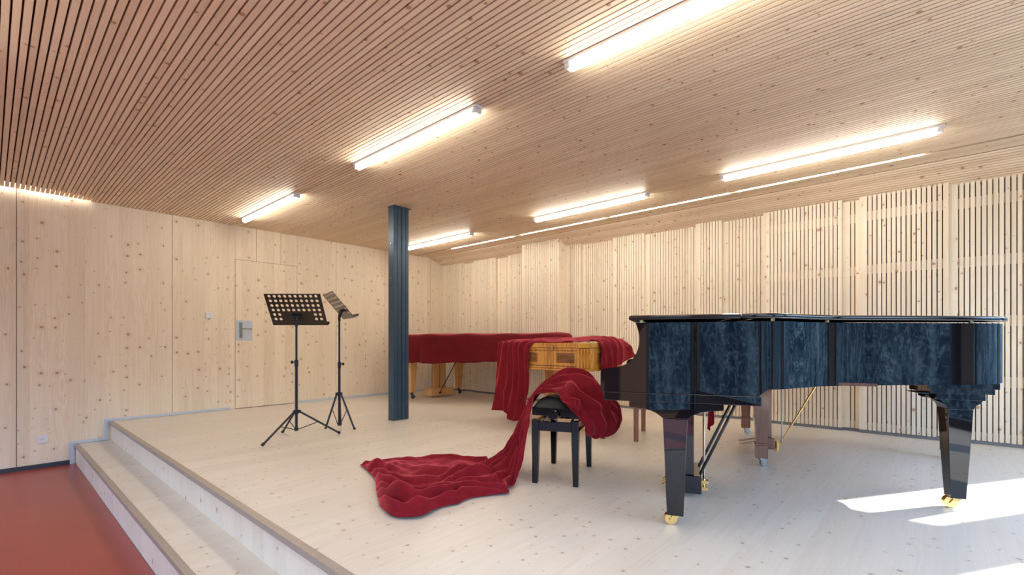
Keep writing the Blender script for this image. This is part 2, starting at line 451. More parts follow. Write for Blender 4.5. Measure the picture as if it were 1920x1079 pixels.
# felt backing
mb.box(XMIN - 0.3, 0.785, YMIN - 0.06, YW - 0.14, ZC + 0.027, ZC + 0.05, 1)
mb.box(0.785, XB, YMIN - 0.06, YW + 0.05, ZC + 0.027, ZC + 0.05, 1)
mb.prism([(XB, ZC + 0.027), (XB + 1.0, ZC + 0.027 - SLOPE), (XB + 1.0, ZC + 0.06 - SLOPE), (XB, ZC + 0.06)], -0.62, YW + 0.05, 'y', 1)
mb.prism([(XB, ZC + 0.027), (5.76, ZC + 0.027 - 0.32 * SLOPE), (5.76, ZC + 0.06 - 0.32 * SLOPE), (XB, ZC + 0.06)], YMIN - 0.06, -0.62, 'y', 1)
mb.box(XMIN - 0.3, 6.4, YMIN - 0.06, YW + 0.12, TOPW, TOPW + 0.1, 1)
mb.box(XMIN - 0.3, 0.785, YW - 0.16, YW - 0.14, ZC + 0.05, TOPW, 1)
mb.box(0.785, 0.80, YW - 0.14, YW, ZC + 0.05, TOPW, 1)
S('ceiling', mb, [M['slat_ceiling'], M['felt']])

# slatted wall: forward and recessed fields, a projecting pier
fields = [(6.92, 6.336, XF, 0), (6.336, 6.07, XR, 0), (6.07, 5.52, XF, 0), (5.52, 5.23, XR, 0), (5.23, 4.76, XF, 0),
          (4.76, 4.055, 5.555, 0), (4.055, 3.80, XF, 0), (3.80, 3.275, XR, 0), (3.275, 2.815, XF, 0), (2.815, 2.14, XR, 0),
          (2.14, 1.835, XF, 0), (1.835, 1.39, XR, 0), (1.39, 0.668, XF, 0), (0.668, 0.53, XR, 0), (0.53, -0.12, XF, 0),
          (-0.12, -0.62, XR, 0)]
mb = MB()
WT = 2.62
for (ya, yb, xf, _) in fields:
    n = max(2, round((ya - yb) / PITCH)); p = (ya - yb) / n
    for i in range(n):
        y1 = ya - i * p; y0 = y1 - p + 0.0078
        if i == 0 or i == n - 1: y0 = y1 - p
        mb.box(xf, xf + 0.024, y0, y1, 0.03, WT, 0)
    mb.box(xf + 0.034, 5.95, yb + 0.005, ya - 0.005, -0.1, WT, 1)
    for zb in (0.55, 1.08, 1.61, 2.14):
        mb.box(xf + 0.0245, xf + 0.0335, yb + 0.006, ya - 0.006, zb - 0.045, zb + 0.045, 2)
    mb.box(xf + 0.0245, xf + 0.0335, yb + 0.006, ya - 0.006, 0.0, 0.10, 2)
    # solid returns where the field projects
    mb.box(xf + 0.0241, 5.90, yb + 0.0002, yb + 0.0045, 0.03, WT, 0); mb.box(xf + 0.0241, 5.90, ya - 0.0045, ya - 0.0002, 0.03, WT, 0)
S('wall_back', mb, [M['slat_wall'], M['felt_wall'], M['batten']])
mb = MB()
for (ya, yb, xf, _) in fields: mb.box(xf - 0.004, xf + 0.02, yb, ya, 0.0005, 0.028)
S('baseboard_back', mb, M['grey_trim'])
# end of the slatted wall: broad post, then tall window bays
mb = MB()
mb.box(5.75, 5.95, -1.22, -0.62, 0.0, WT)
mb.box(5.75, 5.95, YMIN - 0.3, -0.62, 2.36, WT + 0.2)
S('wall_right', mb, M['panel'])
# glazed walls behind the camera: piers, lintel, mullions
mb = MB()
for y, w in ((-0.45, 0.4), (3.2, 0.2), (6.85, 0.2)): mb.box(XMIN - 0.06, XMIN, y - w, y + w, -0.6, 2.6)
mb.box(XMIN - 0.06, XMIN, YMIN, YW, 2.36, 2.6); mb.box(XMIN - 0.06, XMIN, YMIN, YW, -0.6, ZRED + 0.1)
S('wall_west', mb, M['plaster'])
mb = MB()
for x, w in ((-1.1, 0.10), (1.2, 0.10), (3.46, 0.13), (5.47, 0.28)): mb.box(x - w, x + w, YMIN - 0.06, YMIN, -0.6, 2.6)
mb.box(XMIN, 5.95, YMIN - 0.06, YMIN, 2.43, 2.6); mb.box(XMIN, 5.95, YMIN - 0.06, YMIN, -0.6, 0.02)
S('wall_south', mb, M['pier'])
def win(n, mb): S('window_%d' % n, mb, M['frame_dark'])
k = 1
for a, b in ((-1.69, -0.85), (-0.05, 1.46), (1.5, 3.0), (3.4, 5.0), (5.04, 6.65)):
    mb = MB(); X = XMIN - 0.06
    mb.box(X, X + 0.06, a, a + 0.05, -0.32, 2.36); mb.box(X, X + 0.06, b - 0.05, b, -0.32, 2.36)
    mb.box(X, X + 0.06, a, b, -0.32, -0.26); mb.box(X, X + 0.06, a, b, 2.31, 2.36)
    win(k, mb); k += 1
for a, b in ((-3.40, -1.20), (-0.98, 1.08), (1.32, 3.37), (3.63, 5.19)):
    mb = MB(); Y = YMIN - 0.06
    mb.box(a, a + 0.05, Y, Y + 0.06, 0.02, 2.43); mb.box(b - 0.05, b, Y, Y + 0.06, 0.02, 2.43)
    mb.box(a, b, Y, Y + 0.06, 0.02, 0.08); mb.box(a, b, Y, Y + 0.06, 2.39, 2.43)
    win(k, mb); k += 1

# ------------------------------------------------------------------ steel post
t = thing('steel_post', 'dark blue ribbed steel post standing on the stage and reaching the ceiling', 'post', (3.06, 4.535, 0))
mb = MB()
# profile in plan: web sheets with narrow rebates between them
xs = [0.0, 0.046, 0.052, 0.098, 0.104, 0.118, 0.124, 0.160, 0.166, 0.205]
pr = [(0, 0.105), (0, 0)]
for a, b in ((0.050, 0.054), (0.100, 0.106), (0.112, 0.116), (0.160, 0.165)):
    pr += [(a, 0), (a, 0.007), (b, 0.007), (b, 0)]
pr += [(0.205, 0), (0.205, 0.105)]
mb.prism(pr, 0.0, 2.449, 'z')
mb.build('shaft', M['post'], t, bevel=0.0012)
mb = MB(); mb.box(-0.004, 0.235, -0.012, 0.115, 2.443, 2.4495)
mb.build('head_plate', M['post'], t)
mb = MB(); mb.tube([(-0.006, 0.05, 1.62), (0.0, 0.05, 1.62)], 0.008, 8)
mb.build('bolt', M['steel'], t)
mb = MB(); mb.tube([(-0.006, 0.05, 2.02), (0.0, 0.05, 2.02)], 0.008, 8)
mb.build('bolt', M['steel'], t)

# ------------------------------------------------------------------ lamps
def lamp_proto():
    t = thing('linear_ceiling_light', '', 'ceiling light')
    mb = MB(); mb.box(-0.032, 0.032, 0.0, 1.54, -0.018, 0.0)
    mb.build('housing', M['lamp_body'], t, bevel=0.003)
    mb = MB(); n = 12
    ring = lambda y: [(0.028 * math.cos(PI + PI * k / n), y, -0.018 + 0.046 * math.sin(PI + PI * k / n)) for k in range(n + 1)]
    mb.loft([ring(0.045), ring(1.495)]); mb.build('diffuser', M['tube'], t, smooth=60)
    for y in (0.006, 1.496):
        mb = MB(); mb.box(-0.031, 0.031, y, y + 0.038, -0.050, -0.0185); mb.build('end_cap', M['lamp_body'], t, bevel=0.008)
    return t
L0 = lamp_proto()
lamps = [(2.14, -0.03, 'large linear ceiling light nearest the camera, cut off by the top of the frame'),
         (2.14, 2.20, 'lit linear ceiling light in the middle of the row nearest the door wall'),
         (2.14, 4.90, 'shortest-looking lit tube above the door, far end of the left lamp row'),
         (4.55, -0.075, 'long lit linear ceiling light above the tail of the black grand piano'),
         (4.55, 2.165, 'lit linear ceiling light between the others of the back row, above the carved piano'),
         (4.55, 4.81, 'lit linear ceiling light just right of the steel post'),
         (-0.27, 2.2, 'unseen linear ceiling light added over the red floor'), (-0.27, -0.03, 'linear ceiling light over the red floor by the camera, added out of view'),  # out-of-view lamps from here on, added to light the room
         (-2.68, 2.2, 'unseen linear ceiling light added over the red floor far left of the camera')]
for i, (x, y, lb) in enumerate(lamps):
    o = L0 if i == 0 else dup(L0, (0, 0, 0))
    o.location = (x, y, ZC); o['label'] = lb
    o['group'] = 'linear ceiling lights'
sl = [(0.05, 1.50, 'rightmost recessed light strip in the ceiling slot, above the piano tail'),
      (1.56, 2.98, 'second recessed light strip from the right in the ceiling slot'),
      (3.06, 4.46, 'recessed light strip in the ceiling slot in front of the projecting slatted pier'),
      (4.58, 5.98, 'leftmost recessed light strip in the ceiling slot, nearest the corner')]
for i, (a, b, lb) in enumerate(sl):
    t = thing('recessed_light_strip', lb, 'ceiling light', (5.172, a, ZC), group='recessed light strips in the ceiling slot')
    mb = MB(); mb.box(-0.019, 0.019, 0, b - a, 0.016, 0.026); mb.build('housing', M['lamp_body'], t)
    mb = MB(); mb.box(-0.013, 0.013, 0.012, b - a - 0.012, 0.004, 0.0155); mb.build('diffuser', M['strip'], t)
# concealed strip over the slats along the left wall
t = thing('concealed_light_strip', 'strip light hidden above the slats, glowing along the left wall top', 'ceiling light', (XMIN, YW - 0.07, ZC + 0.14))
mb = MB(); mb.box(0.02, 0.72 - XMIN, -0.02, 0.02, 0, 0.02); mb.build('diffuser', M['strip'], t)
mb = MB(); mb.box(0.0, 0.74 - XMIN, -0.03, 0.03, 0.0202, 0.04); mb.build('housing', M['lamp_body'], t)

# ------------------------------------------------------------------ wall fittings
def outlet(loc, label, holes=True):
    t = thing('wall_outlet' if holes else 'light_switch', label, 'outlet' if holes else 'switch', loc)
    w = 0.082; mb = MB(); mb.box(-w / 2, w / 2, -0.010, 0, -w / 2, w / 2); mb.build('cover_plate', M['white_plastic'], t, bevel=0.004)
    if holes:
        mb = MB(); mb.tube([(0, -0.0125, 0), (0, -0.0095, 0)], 0.026, 24); mb.build('socket_insert', M['white_plastic'], t, smooth=40)
        for dx, dz in ((-0.01, 0), (0.01, 0), (0, 0.012)):
            mb = MB(); mb.tube([(dx, -0.0135, dz), (dx, -0.012, dz)], 0.003, 8); mb.build('contact_hole', M['rubber'], t)
    else:
        for dx in (-0.0195, 0.0195):
            mb = MB(); mb.box(dx - 0.017, dx + 0.017, -0.014, -0.0101, -0.032, 0.032); mb.build('rocker', M['white_plastic'], t, bevel=0.002)
    return t
outlet((0.379, YW, -0.12), 'white wall outlet low on the timber wall beside the red floor')
outlet((5.382, YW, 0.144), 'white wall outlet at the foot of the wall behind the covered piano')
outlet((1.893, YW, 1.236), 'small white light switch on the timber wall left of the door', False)

# ------------------------------------------------------------------ grand pianos
def offset_poly(poly, d):
    """outward offset of a counter-clockwise closed plan outline"""
    n = len(poly); out = []
    for i in range(n):
        p0, p1, p2 = (Vector(poly[(i + k) % n]) for k in (-1, 0, 1))
        e1 = (p1 - p0); e2 = (p2 - p1)
        if e1.length < 1e-9 or e2.length < 1e-9: out.append(tuple(p1)); continue
        e1.normalize(); e2.normalize()
        n1 = Vector((e1.y, -e1.x)); n2 = Vector((e2.y, -e2.x)); m = (n1 + n2)
        m = m.normalized() if m.length > 1e-6 else n1
        c = max(0.35, m.dot(n1)); q = p1 + m * d / c
        out.append((q.x, q.y))
    return out
def clip_x(poly, x0, keep_greater=True):
    out = []; n = len(poly)
    ins = lambda p: (p[0] >= x0) == keep_greater
    for i in range(n):
        p, q = poly[i], poly[(i + 1) % n]
        if ins(p): out.append(p)
        if ins(p) != ins(q):
            t = (x0 - p[0]) / (q[0] - p[0]); out.append((x0, p[1] + t * (q[1] - p[1])))
    return out

def caster(mb, x, y, z_top, r, ang, mi_w=0):
    """wheel and fork below z_top; trails in direction ang"""
    c, s = math.cos(ang), math.sin(ang)
    wx, wy = x + c * r * 0.75, y + s * r * 0.75
    px, py = -s, c
    w = r * 0.42
    mb.tube([(wx - px * w, wy - py * w, r), (wx + px * w, wy + py * w, r)], r, 22, mi_w)
    mb.tube([(wx - px * w * 1.25, wy - py * w * 1.25, r), (wx + px * w * 1.25, wy + py * w * 1.25, r)], r * 0.2, 10, mi_w)
    for sg in (-1, 1):
        o = (w + r * 0.12) * sg
        pl = [(wx - c * r * .25, r * 0.75), (wx + c * r * .3, r * .8), (x + c * r * 0.1, z_top), (x - c * r * 0.9, z_top)]
        v = []
        for h in (o - r * .08, o + r * .08):
            v += [(wx - c * r * .3 + px * h, wy - s * r * .3 + py * h, r * .72), (wx + c * r * .3 + px * h, wy + s * r * .3 + py * h, r * .85),
                  (x + c * r * .4 + px * h, y + s * r * .4 + py * h, z_top), (x - c * r * .9 + px * h, y - s * r * .9 + py * h, z_top)]
        mb.add(v, [(0, 1, 2, 3), (7, 6, 5, 4), (0, 4, 5, 1), (1, 5, 6, 2), (2, 6, 7, 3), (3, 7, 4, 0)], mi_w)
    mb.lathe([(0.001, 0), (r * .95, 0), (r * .95, r * .18), (0.001, r * .18)], 18, (x, y, z_top - r * .18), mi_w)

def rot2(x, y, ang): return (x * math.cos(ang) - y * math.sin(ang), x * math.sin(ang) + y * math.cos(ang))

# ---- black grand piano, keyboard to the left, curved side to the camera
PA = math.atan2(-0.926, 0.38)
PO = (2.05, 1.227, 0)
W = 1.34
bp_ = thing('grand_piano', 'glossy black grand piano with closed lid, brass casters, on the stage', 'piano', PO, PA)
side = [(0.735, 0.0), (0.775, 0.012), (0.815, 0.045), (0.87, 0.105), (0.965, 0.205), (1.07, 0.295), (1.17, 0.352), (1.29, 0.405), (1.45, 0.475), (1.62, 0.552), (1.77, 0.622),
        (1.87, 0.69), (1.945, 0.775), (1.99, 0.87), (2.02, 0.98), (2.03, 1.10), (2.03, 1.25)]
curve = catmull(side, 5) + [(2.02, 1.29), (1.99, 1.325), (1.94, 1.34)]
rim_plan = [(0.0, 0.0)] + curve + [(0.0, W)]
inner = offset_poly(rim_plan, -0.045)
LAQ = M['lacquer']
# rim as a thick wall: side profile rises from the arm to the full height
ZB1, ZB2, ZT = 0.652, 0.685, 0.992
prof = [(-0.008, ZB1), (-0.008, 0.745), (-0.002, 0.759), (0.012, 0.766), (0.05, 0.770), (0.09, 0.778), (0.125, 0.794), (0.150, 0.818), (0.168, 0.848), (0.178, 0.885), (0.180, 0.925), (0.173, 0.96), (0.163, ZT)]
prof = catmull(prof[2:], 4); prof = [(-0.008, ZB1), (-0.008, 0.747)] + prof
def cheek(b0, b1):
    poly = prof + [(0.66, ZT), (0.66, ZB1)]
    mb = MB(); mb.prism(poly, b0, b1, 'y'); return mb
mb = MB()
def rim_strip(pts_o, pts_i, zb, zt):
    rings = []
    for o, i, z0 in zip(pts_o, pts_i, zb):
        rings.append([(o[0], o[1], z0), (o[0], o[1], zt), (i[0], i[1], zt), (i[0], i[1], z0)])
    mb.loft(rings)
start = [(0.66, 0.0), (0.70, 0.0)] + curve + [(1.2, W), (0.66, W)]
istart = [(0.66, 0.045), (0.70, 0.045)] + [tuple(p) for p in offset_poly(rim_plan, -0.045)[1:-1]] + [(1.2, W - 0.045), (0.66, W - 0.045)]
zb = []
for p in start:
    u = min(1, max(0, (p[0] - 0.70) / 0.045)); zb.append(ZB1 + (ZB2 - ZB1) * math.sin(u * PI / 2))
rim_strip(start, istart, zb, ZT)
mb.prism(prof + [(0.66, ZT), (0.66, ZB1)], 0.0, 0.05, 'y')
mb.prism(prof + [(0.66, ZT), (0.66, ZB1)], W - 0.05, W, 'y')
mb.build('rim', LAQ, bp_, smooth=32)
# soundboard underside and beams
mb = MB(); mb.prism(offset_poly([(0.70, 0.001)] + curve + [(0.70, W)], -0.03), 0.70, 0.72)
for y in (0.35, 0.69, 1.03):
    mb.box(0.7, 1.25 if y < 0.4 else 1.8, y - 0.04, y + 0.04, 0.686, 0.70)
mb.build('soundboard', M['turned'], bp_)
mb = MB(); mb.box(0.008, 0.712, -0.006, W + 0.006, 0.608, 0.6515)
mb.build('keybed', LAQ, bp_, bevel=0.004, seg=3)
mb = MB(); mb.box(0.0, 0.03, 0.051, W - 0.051, 0.652, 0.70); mb.build('keyslip', LAQ, bp_, bevel=0.004)
mb = MB(); mb.prism([(0.035, 0.70), (0.04, 0.735), (0.07, 0.750), (0.17, 0.757), (0.19, 0.76), (0.19, 0.72), (0.035, 0.655)], 0.052, W - 0.052, 'y')
mb.prism([(0.175, 0.7601), (0.195, 0.7601), (0.205, 0.985), (0.185, 0.985)], 0.052, W - 0.052, 'y')
mb.build('fallboard', LAQ, bp_, bevel=0.003)
# lid: front flap and main leaf, rounded edge
lid_plan = offset_poly([(0.150, 0.0)] + [(0.66, 0.0)] + curve + [(0.150, W)], 0.018)
def lid(name, poly, z0=1.004, z1=1.028):
    h = z1 - z0; mb = MB(); rings = []
    for z, d in ((z0, -0.006), (z0 + .002, -0.002), (z0 + 0.007, 0.0), (z1 - 0.010, 0.0), (z1 - 0.004, -0.003), (z1 - .001, -0.008), (z1, -0.014)):
        rings.append([(p[0], p[1], z) for p in offset_poly(poly, d)])
    mb.loft(rings); return mb.build(name, LAQ, bp_, smooth=50)
lid('lid', clip_x(lid_plan, 0.632, True))
lid('lid_flap', clip_x(lid_plan, 0.628, False))
for (x, y) in ((0.19, 0.012), (0.76, 0.02), (1.04, 0.29), (1.75, 0.635)):
    mb = MB(); mb.lathe([(0.001, 0), (0.009, 0), (0.009, 0.0118), (0.001, 0.0118)], 12, (x, y, ZT)); mb.build('lid_bumper', M['brass'], bp_)

def bracket_profile(c, top, zt, zm, zl, half_t, half_l):
    """curved shoulder that joins the keybed to a leg: (a, z) outline"""
    right = [(c + half_t, zt), (c + half_t, zt - 0.032), (c + half_t - 0.03, zt - 0.035), (c + half_l + 0.085, zt - 0.039), (c + half_l + 0.055, zt - 0.046), (c + half_l + 0.030, zt - 0.057), (c + half_l + 0.012, zt - 0.070), (c + half_l, zl)]
    left = [(2 * c - p[0], p[1]) for p in reversed(right)]
    return right + left
def front_leg(y):
    lg = None
    mb = MB(); mb.prism(bracket_profile(0.345, 0, 0.6075, 0, 0.528, 0.215, 0.058), y - 0.058, y + 0.058, 'y')
    br = mb.build('leg_bracket', LAQ, bp_, bevel=0.003)
    mb = MB(); R = lambda z, w, d: [(0.345 - w, y - d, z), (0.345 + w, y - d, z), (0.345 + w, y + d, z), (0.345 - w, y + d, z)]
    mb.loft([R(0.052, 0.038, 0.04), R(0.20, 0.044, 0.045), R(0.35, 0.049, 0.048), R(0.46, 0.054, 0.051), R(0.527, 0.057, 0.053)])
    lg = mb.build('leg', LAQ, bp_, bevel=0.003)
    mb = MB(); caster(mb, 0.345, y, 0.0515, 0.030, PI + 0.25); mb.build('caster', M['brass'], lg, smooth=35)
front_leg(0.085); front_leg(1.23)
# tail leg
TX, TY = 1.775, 0.835
mb = MB()
def rr(x0, x1, y0, y1, z): return [(x0, y0, z), (x1, y0, z), (x1, y1, z), (x0, y1, z)]
mb = MB()
mb.box(TX - 0.16, TX + 0.14, TY - 0.10, TY + 0.18, 0.652, 0.6845)
mb.box(TX - 0.15, TX + 0.12, TY - 0.10, TY + 0.14, 0.625, 0.6515)
mb.box(TX - 0.12, TX + 0.085, TY - 0.095, TY + 0.11, 0.592, 0.6245)
sh = [(TX + 0.095, 0.5915), (TX + 0.085, 0.572), (TX + 0.065, 0.560), (TX + 0.055, 0.540), (TX - 0.055, 0.540), (TX - 0.065, 0.562), (TX - 0.10, 0.595), (TX - 0.15, 0.615), (TX - 0.20, 0.622), (TX - 0.20, 0.6245), (TX - 0.1201, 0.6245), (TX - 0.12, 0.5915)]
mb.prism(sh, TY - 0.055, TY + 0.055, 'y')
mb.build('leg_bracket', LAQ, bp_, bevel=0.003)
mb = MB(); R = lambda z, w, d: [(TX - w, TY - d, z), (TX + w, TY - d, z), (TX + w, TY + d, z), (TX - w, TY + d, z)]
mb.loft([R(0.056, 0.034, 0.034), R(0.25, 0.043, 0.043), R(0.42, 0.05, 0.05), R(0.539, 0.055, 0.054)])
lg = mb.build('leg', LAQ, bp_, bevel=0.003)
mb = MB(); caster(mb, TX, TY, 0.0555, 0.032, PI + 0.1); mb.build('caster', M['brass'], lg, smooth=35)
# lyre with braces, rods and pedals
ly = bpy.data.objects.new('pedal_lyre', None); COL.objects.link(ly); ly.parent = bp_
LY0, LY1 = 0.525, 0.83
mb = MB()
mb.box(0.385, 0.445, LY0, LY0 + 0.04, 0.13, 0.6075); mb.box(0.385, 0.445, LY1 - 0.04, LY1, 0.13, 0.6075)
mb.box(0.375, 0.455, LY0 - 0.02, LY1 + 0.02, 0.5, 0.56)
mb.build('lyre_post', LAQ, ly, bevel=0.003)
mb = MB(); mb.box(0.36, 0.485, LY0 - 0.015, LY1 + 0.015, 0.028, 0.13); mb.build('lyre_box', LAQ, ly, bevel=0.004)
for y in (0.60, 0.665, 0.73):
    mb = MB(); mb.loft([[(xx, y + w * c, z + h * d) for c, d in ((-1, -1), (1, -1), (1, 1), (-1, 1))] for xx, w, z, h in ((0.36, 0.008, 0.06, 0.004), (0.335, 0.009, 0.062, 0.004), (0.31, 0.016, 0.056, 0.004), (0.28, 0.018, 0.045, 0.004), (0.268, 0.012, 0.038, 0.003))])
    mb.build('pedal', M['brass'], ly, bevel=0.002)
for y in (0.59, 0.77):
    mb = MB(); mb.tube([(0.47, y, 0.10), (0.70, y, 0.6075)], 0.0085, 12); mb.build('brace', LAQ, ly, smooth=50)
for y in (0.64, 0.70):
    mb = MB(); mb.tube([(0.505, y, 0.06), (0.505, y, 0.60)], 0.006, 10); mb.build('pedal_rod', M['rod'], ly, smooth=50)
mb = MB(); mb.box(0.4855, 0.52, 0.55, 0.58, 0.04, 0.06); mb.box(0.4855, 0.515, 0.58, 0.77, 0.045, 0.052); mb.box(0.4855, 0.525, 0.56, 0.60, 0.075, 0.095)
mb.build('trap_lever', M['brass'], ly, bevel=0.002)

# ---- mahogany grand piano behind it
MA = math.atan2(-0.941, 0.339)
ax, ay = 0.339, -0.941; bx, by = 0.941, 0.339
MO = (3.731 - 0.35 * ax - 0.055 * bx, 0.916 - 0.35 * ay - 0.055 * by, 0)
mp = thing('grand_piano', 'red brown mahogany grand piano, only its legs and pedals showing behind the black one', 'piano', MO, MA)
mside = catmull([(0.62, 0.0), (0.72, 0.02), (0.85, 0.12), (1.0, 0.27), (1.2, 0.42), (1.45, 0.55), (1.65, 0.68), (1.76, 0.82), (1.80, 1.0), (1.79, 1.2), (1.74, 1.33), (1.66, 1.40)], 4)
mplan = [(0, 0)] + mside + [(0, 1.40)]
mb = MB(); mb.prism([(0.13, 0)] + mside + [(0.13, 1.40)], 0.64, 0.935)
mb.prism([(0, 0.0), (0.13, 0.0), (0.13, 0.05), (0, 0.05)], 0.64, 0.76); mb.prism([(0, 1.35), (0.13, 1.35), (0.13, 1.40), (0, 1.40)], 0.64, 0.76)
mb.build('rim', M['mahogany'], mp, smooth=32)
mb = MB(); mb.prism(offset_poly([(0.12, 0)] + mside + [(0.12, 1.40)], 0.012), 0.9355, 0.955); mb.build('lid', M['mahogany'], mp, smooth=32)
mb = MB(); mb.box(0.01, 0.62, 0.01, 1.39, 0.60, 0.6395); mb.build('keybed', M['mahogany'], mp, bevel=0.004)
mb = MB(); mb.box(0.02, 0.129, 0.052, 1.348, 0.6405, 0.735); mb.build('fallboard', M['mahogany'], mp, bevel=0.01)
def mleg(x, y):
    mb = MB(); R = lambda z, w: [(x - w, y - w, z), (x + w, y - w, z), (x + w, y + w, z), (x - w, y + w, z)]
    mb.loft([R(0.062, 0.040), R(0.155, 0.040), R(0.157, 0.046), R(0.168, 0.046), R(0.170, 0.036), R(0.3, 0.043), R(0.42, 0.050), R(0.52, 0.056), R(0.599, 0.058)])
    lg = mb.build('leg', M['mahogany'], mp, bevel=0.002)
    mb = MB(); caster(mb, x, y, 0.0615, 0.026, 0.4); mb.build('caster', M['steel'], lg, smooth=35)
mleg(0.35, 0.055); mleg(0.35, 1.33); mleg(1.70, 0.80)
ly = bpy.data.objects.new('pedal_lyre', None); COL.objects.link(ly); ly.parent = mp
mb = MB(); mb.box(0.40, 0.46, 0.40, 0.44, 0.15, 0.5995); mb.box(0.40, 0.46, 0.56, 0.60, 0.15, 0.5995); mb.build('lyre_post', M['mahogany'], ly, bevel=0.003)
mb = MB(); mb.box(0.38, 0.48, 0.36, 0.64, 0.06, 0.15); mb.build('lyre_box', M['mahogany'], ly, bevel=0.01)
for y in (0.43, 0.56):
    mb = MB(); mb.loft([[(xx, y + w * c, z + h * d) for c, d in ((-1, -1), (1, -1), (1, 1), (-1, 1))] for xx, w, z, h in ((0.38, 0.008, 0.10, 0.004), (0.34, 0.010, 0.10, 0.005), (0.31, 0.020, 0.092, 0.005), (0.26, 0.024, 0.082, 0.005), (0.235, 0.014, 0.078, 0.004))])
    mb.build('pedal', M['pedal'], ly, bevel=0.002)
mb = MB(); mb.tube([(0.50, 0.42, 0.06), (0.78, 0.42, 0.60)], 0.007, 10); mb.tube([(0.50, 0.42, 0.04), (0.50, 0.42, 0.12)], 0.016, 12); mb.build('brace', M['brass'], ly, smooth=50)
mb = MB(); mb.tube([(0.53, 0.40, 0.10), (0.53, 0.40, 0.60)], 0.005, 10); mb.build('pedal_rod', M['steel'], ly, smooth=50)

# ---- maple grand piano by the far corner (covered)
# local frame: a towards -Y, b towards +X
MAP = (4.335, 6.45, 0)
kp = thing('grand_piano', 'light maple grand piano wholly covered in wine red velvet near the corner', 'piano', MAP, -PI / 2)
kside = catmull([(0.75, 0.0), (0.95, 0.03), (1.25, 0.17), (1.6, 0.36), (1.95, 0.52), (2.3, 0.63), (2.55, 0.72), (2.68, 0.82), (2.73, 0.95), (2.72, 1.08)], 4) + [(2.66, 1.15)]
kplan = [(0, 0)] + kside + [(0, 1.19)]
mb = MB(); mb.prism(offset_poly(kplan, -0.02), 0.66, 0.975); mb.build('rim', M['maple'], kp, smooth=32)
mb = MB(); mb.prism(offset_poly([(0.14, 0)] + kside + [(0.14, 1.19)], -0.005), 0.976, 0.992); mb.build('lid', M['maple'], kp, smooth=32)
mb = MB(); mb.box(0.03, 0.7, 0.03, 1.16, 0.60, 0.6595); mb.build('keybed', M['maple'], kp, bevel=0.004)
def kleg(x, y, zt):
    mb = MB(); R = lambda z, w: [(x - w, y - w, z), (x + w, y - w, z), (x + w, y + w, z), (x - w, y + w, z)]
    mb.loft([R(0.10, 0.042), R(0.112, 0.042), R(0.113, 0.037), R(0.35, 0.050), R(zt - 0.05, 0.062), R(zt, 0.062)])
    lg = mb.build('leg', M['maple'], kp, bevel=0.002)
    mb = MB(); caster(mb, x, y, 0.0995, 0.030, 0.6); mb.tube([(x, y, 0.06), (x, y, 0.0995)], 0.014, 10); mb.build('caster', M['frame_dark'], lg, smooth=35)
kleg(0.35, 0.116, 0.5995); kleg(0.35, 1.10, 0.5995); kleg(2.52, 0.93, 0.6595)
ly = bpy.data.objects.new('pedal_lyre', None); COL.objects.link(ly); ly.parent = kp
for y in (0.52, 0.66):
    mb = MB(); mb.box(0.40, 0.46, y - 0.045, y + 0.045, 0.141, 0.5995); mb.build('lyre_post', M['maple'], ly, bevel=0.003)
mb = MB(); mb.box(0.34, 0.54, 0.36, 0.82, 0.03, 0.14); mb.build('lyre_box', M['maple'], ly, bevel=0.004)
mb = MB(); mb.tube([(0.55, 0.52, 0.06), (0.565, 0.52, 0.10), (0.90, 0.60, 0.65)], 0.008, 10); mb.tube([(0.555, 0.50, 0.075), (0.555, 0.54, 0.075)], 0.014, 10); mb.build('brace', M['frame_dark'], ly, smooth=50)
for y in (0.455, 0.60, 0.74):
    mb = MB(); mb.tube([(0.43, y, 0.1405), (0.43, y, 0.599)], 0.004, 8); mb.build('pedal_rod', M['frame_dark'], ly, smooth=50)
for y in (0.52, 0.60, 0.68):
    mb = MB(); mb.box(0.24, 0.34, y - 0.012, y + 0.012, 0.065, 0.075); mb.build('pedal', M['frame_dark'], ly, bevel=0.003)

# ---- antique golden walnut piano with carved panels and turned legs
gp = thing('antique_piano', 'golden walnut antique piano with carved panels under a crimson velvet throw', 'piano', (3.87, 2.50, 0))
GX, GY = 0.80, 1.15   # size along x and y, chamfer at the near corner
ch = 0.075
gplan = [(ch, 0), (GX - ch, 0), (GX, ch), (GX, GY), (0, GY), (0, ch)]
mb = MB()
mb.prism(gplan, 0.625, 0.835); mb.build('body', M['walnut'], gp, bevel=0.003)
mb = MB(); mb.prism(offset_poly(gplan, 0.010), 0.8355, 0.888); mb.build('lid', M['walnut'], gp, bevel=0.008, seg=3)
mb = MB(); mb.prism(offset_poly(gplan, 0.012), 0.603, 0.6245); mb.build('base_moulding', M['walnut'], gp, bevel=0.006, seg=3)
mb = MB(); mb.box(0.033 - 0.055, -0.0105, 0.38, 0.40, 0.815, 0.86); 
mb.v = [(x + 0.0, y, z) for x, y, z in mb.v]; mb.build('lock_plate', M['brass'], gp, bevel=0.002)
def scroll(mb, cx, cz, r, s, place):
    pts = []; rad = []
    for k in range(22):
        a = k * 0.42; q = r * (1 - k / 26)
        pts.append(place(cx + s * q * math.cos(a), cz + q * math.sin(a))); rad.append(0.0048 * (1 - k / 40))
    mb.tube(pts, rad, 6)
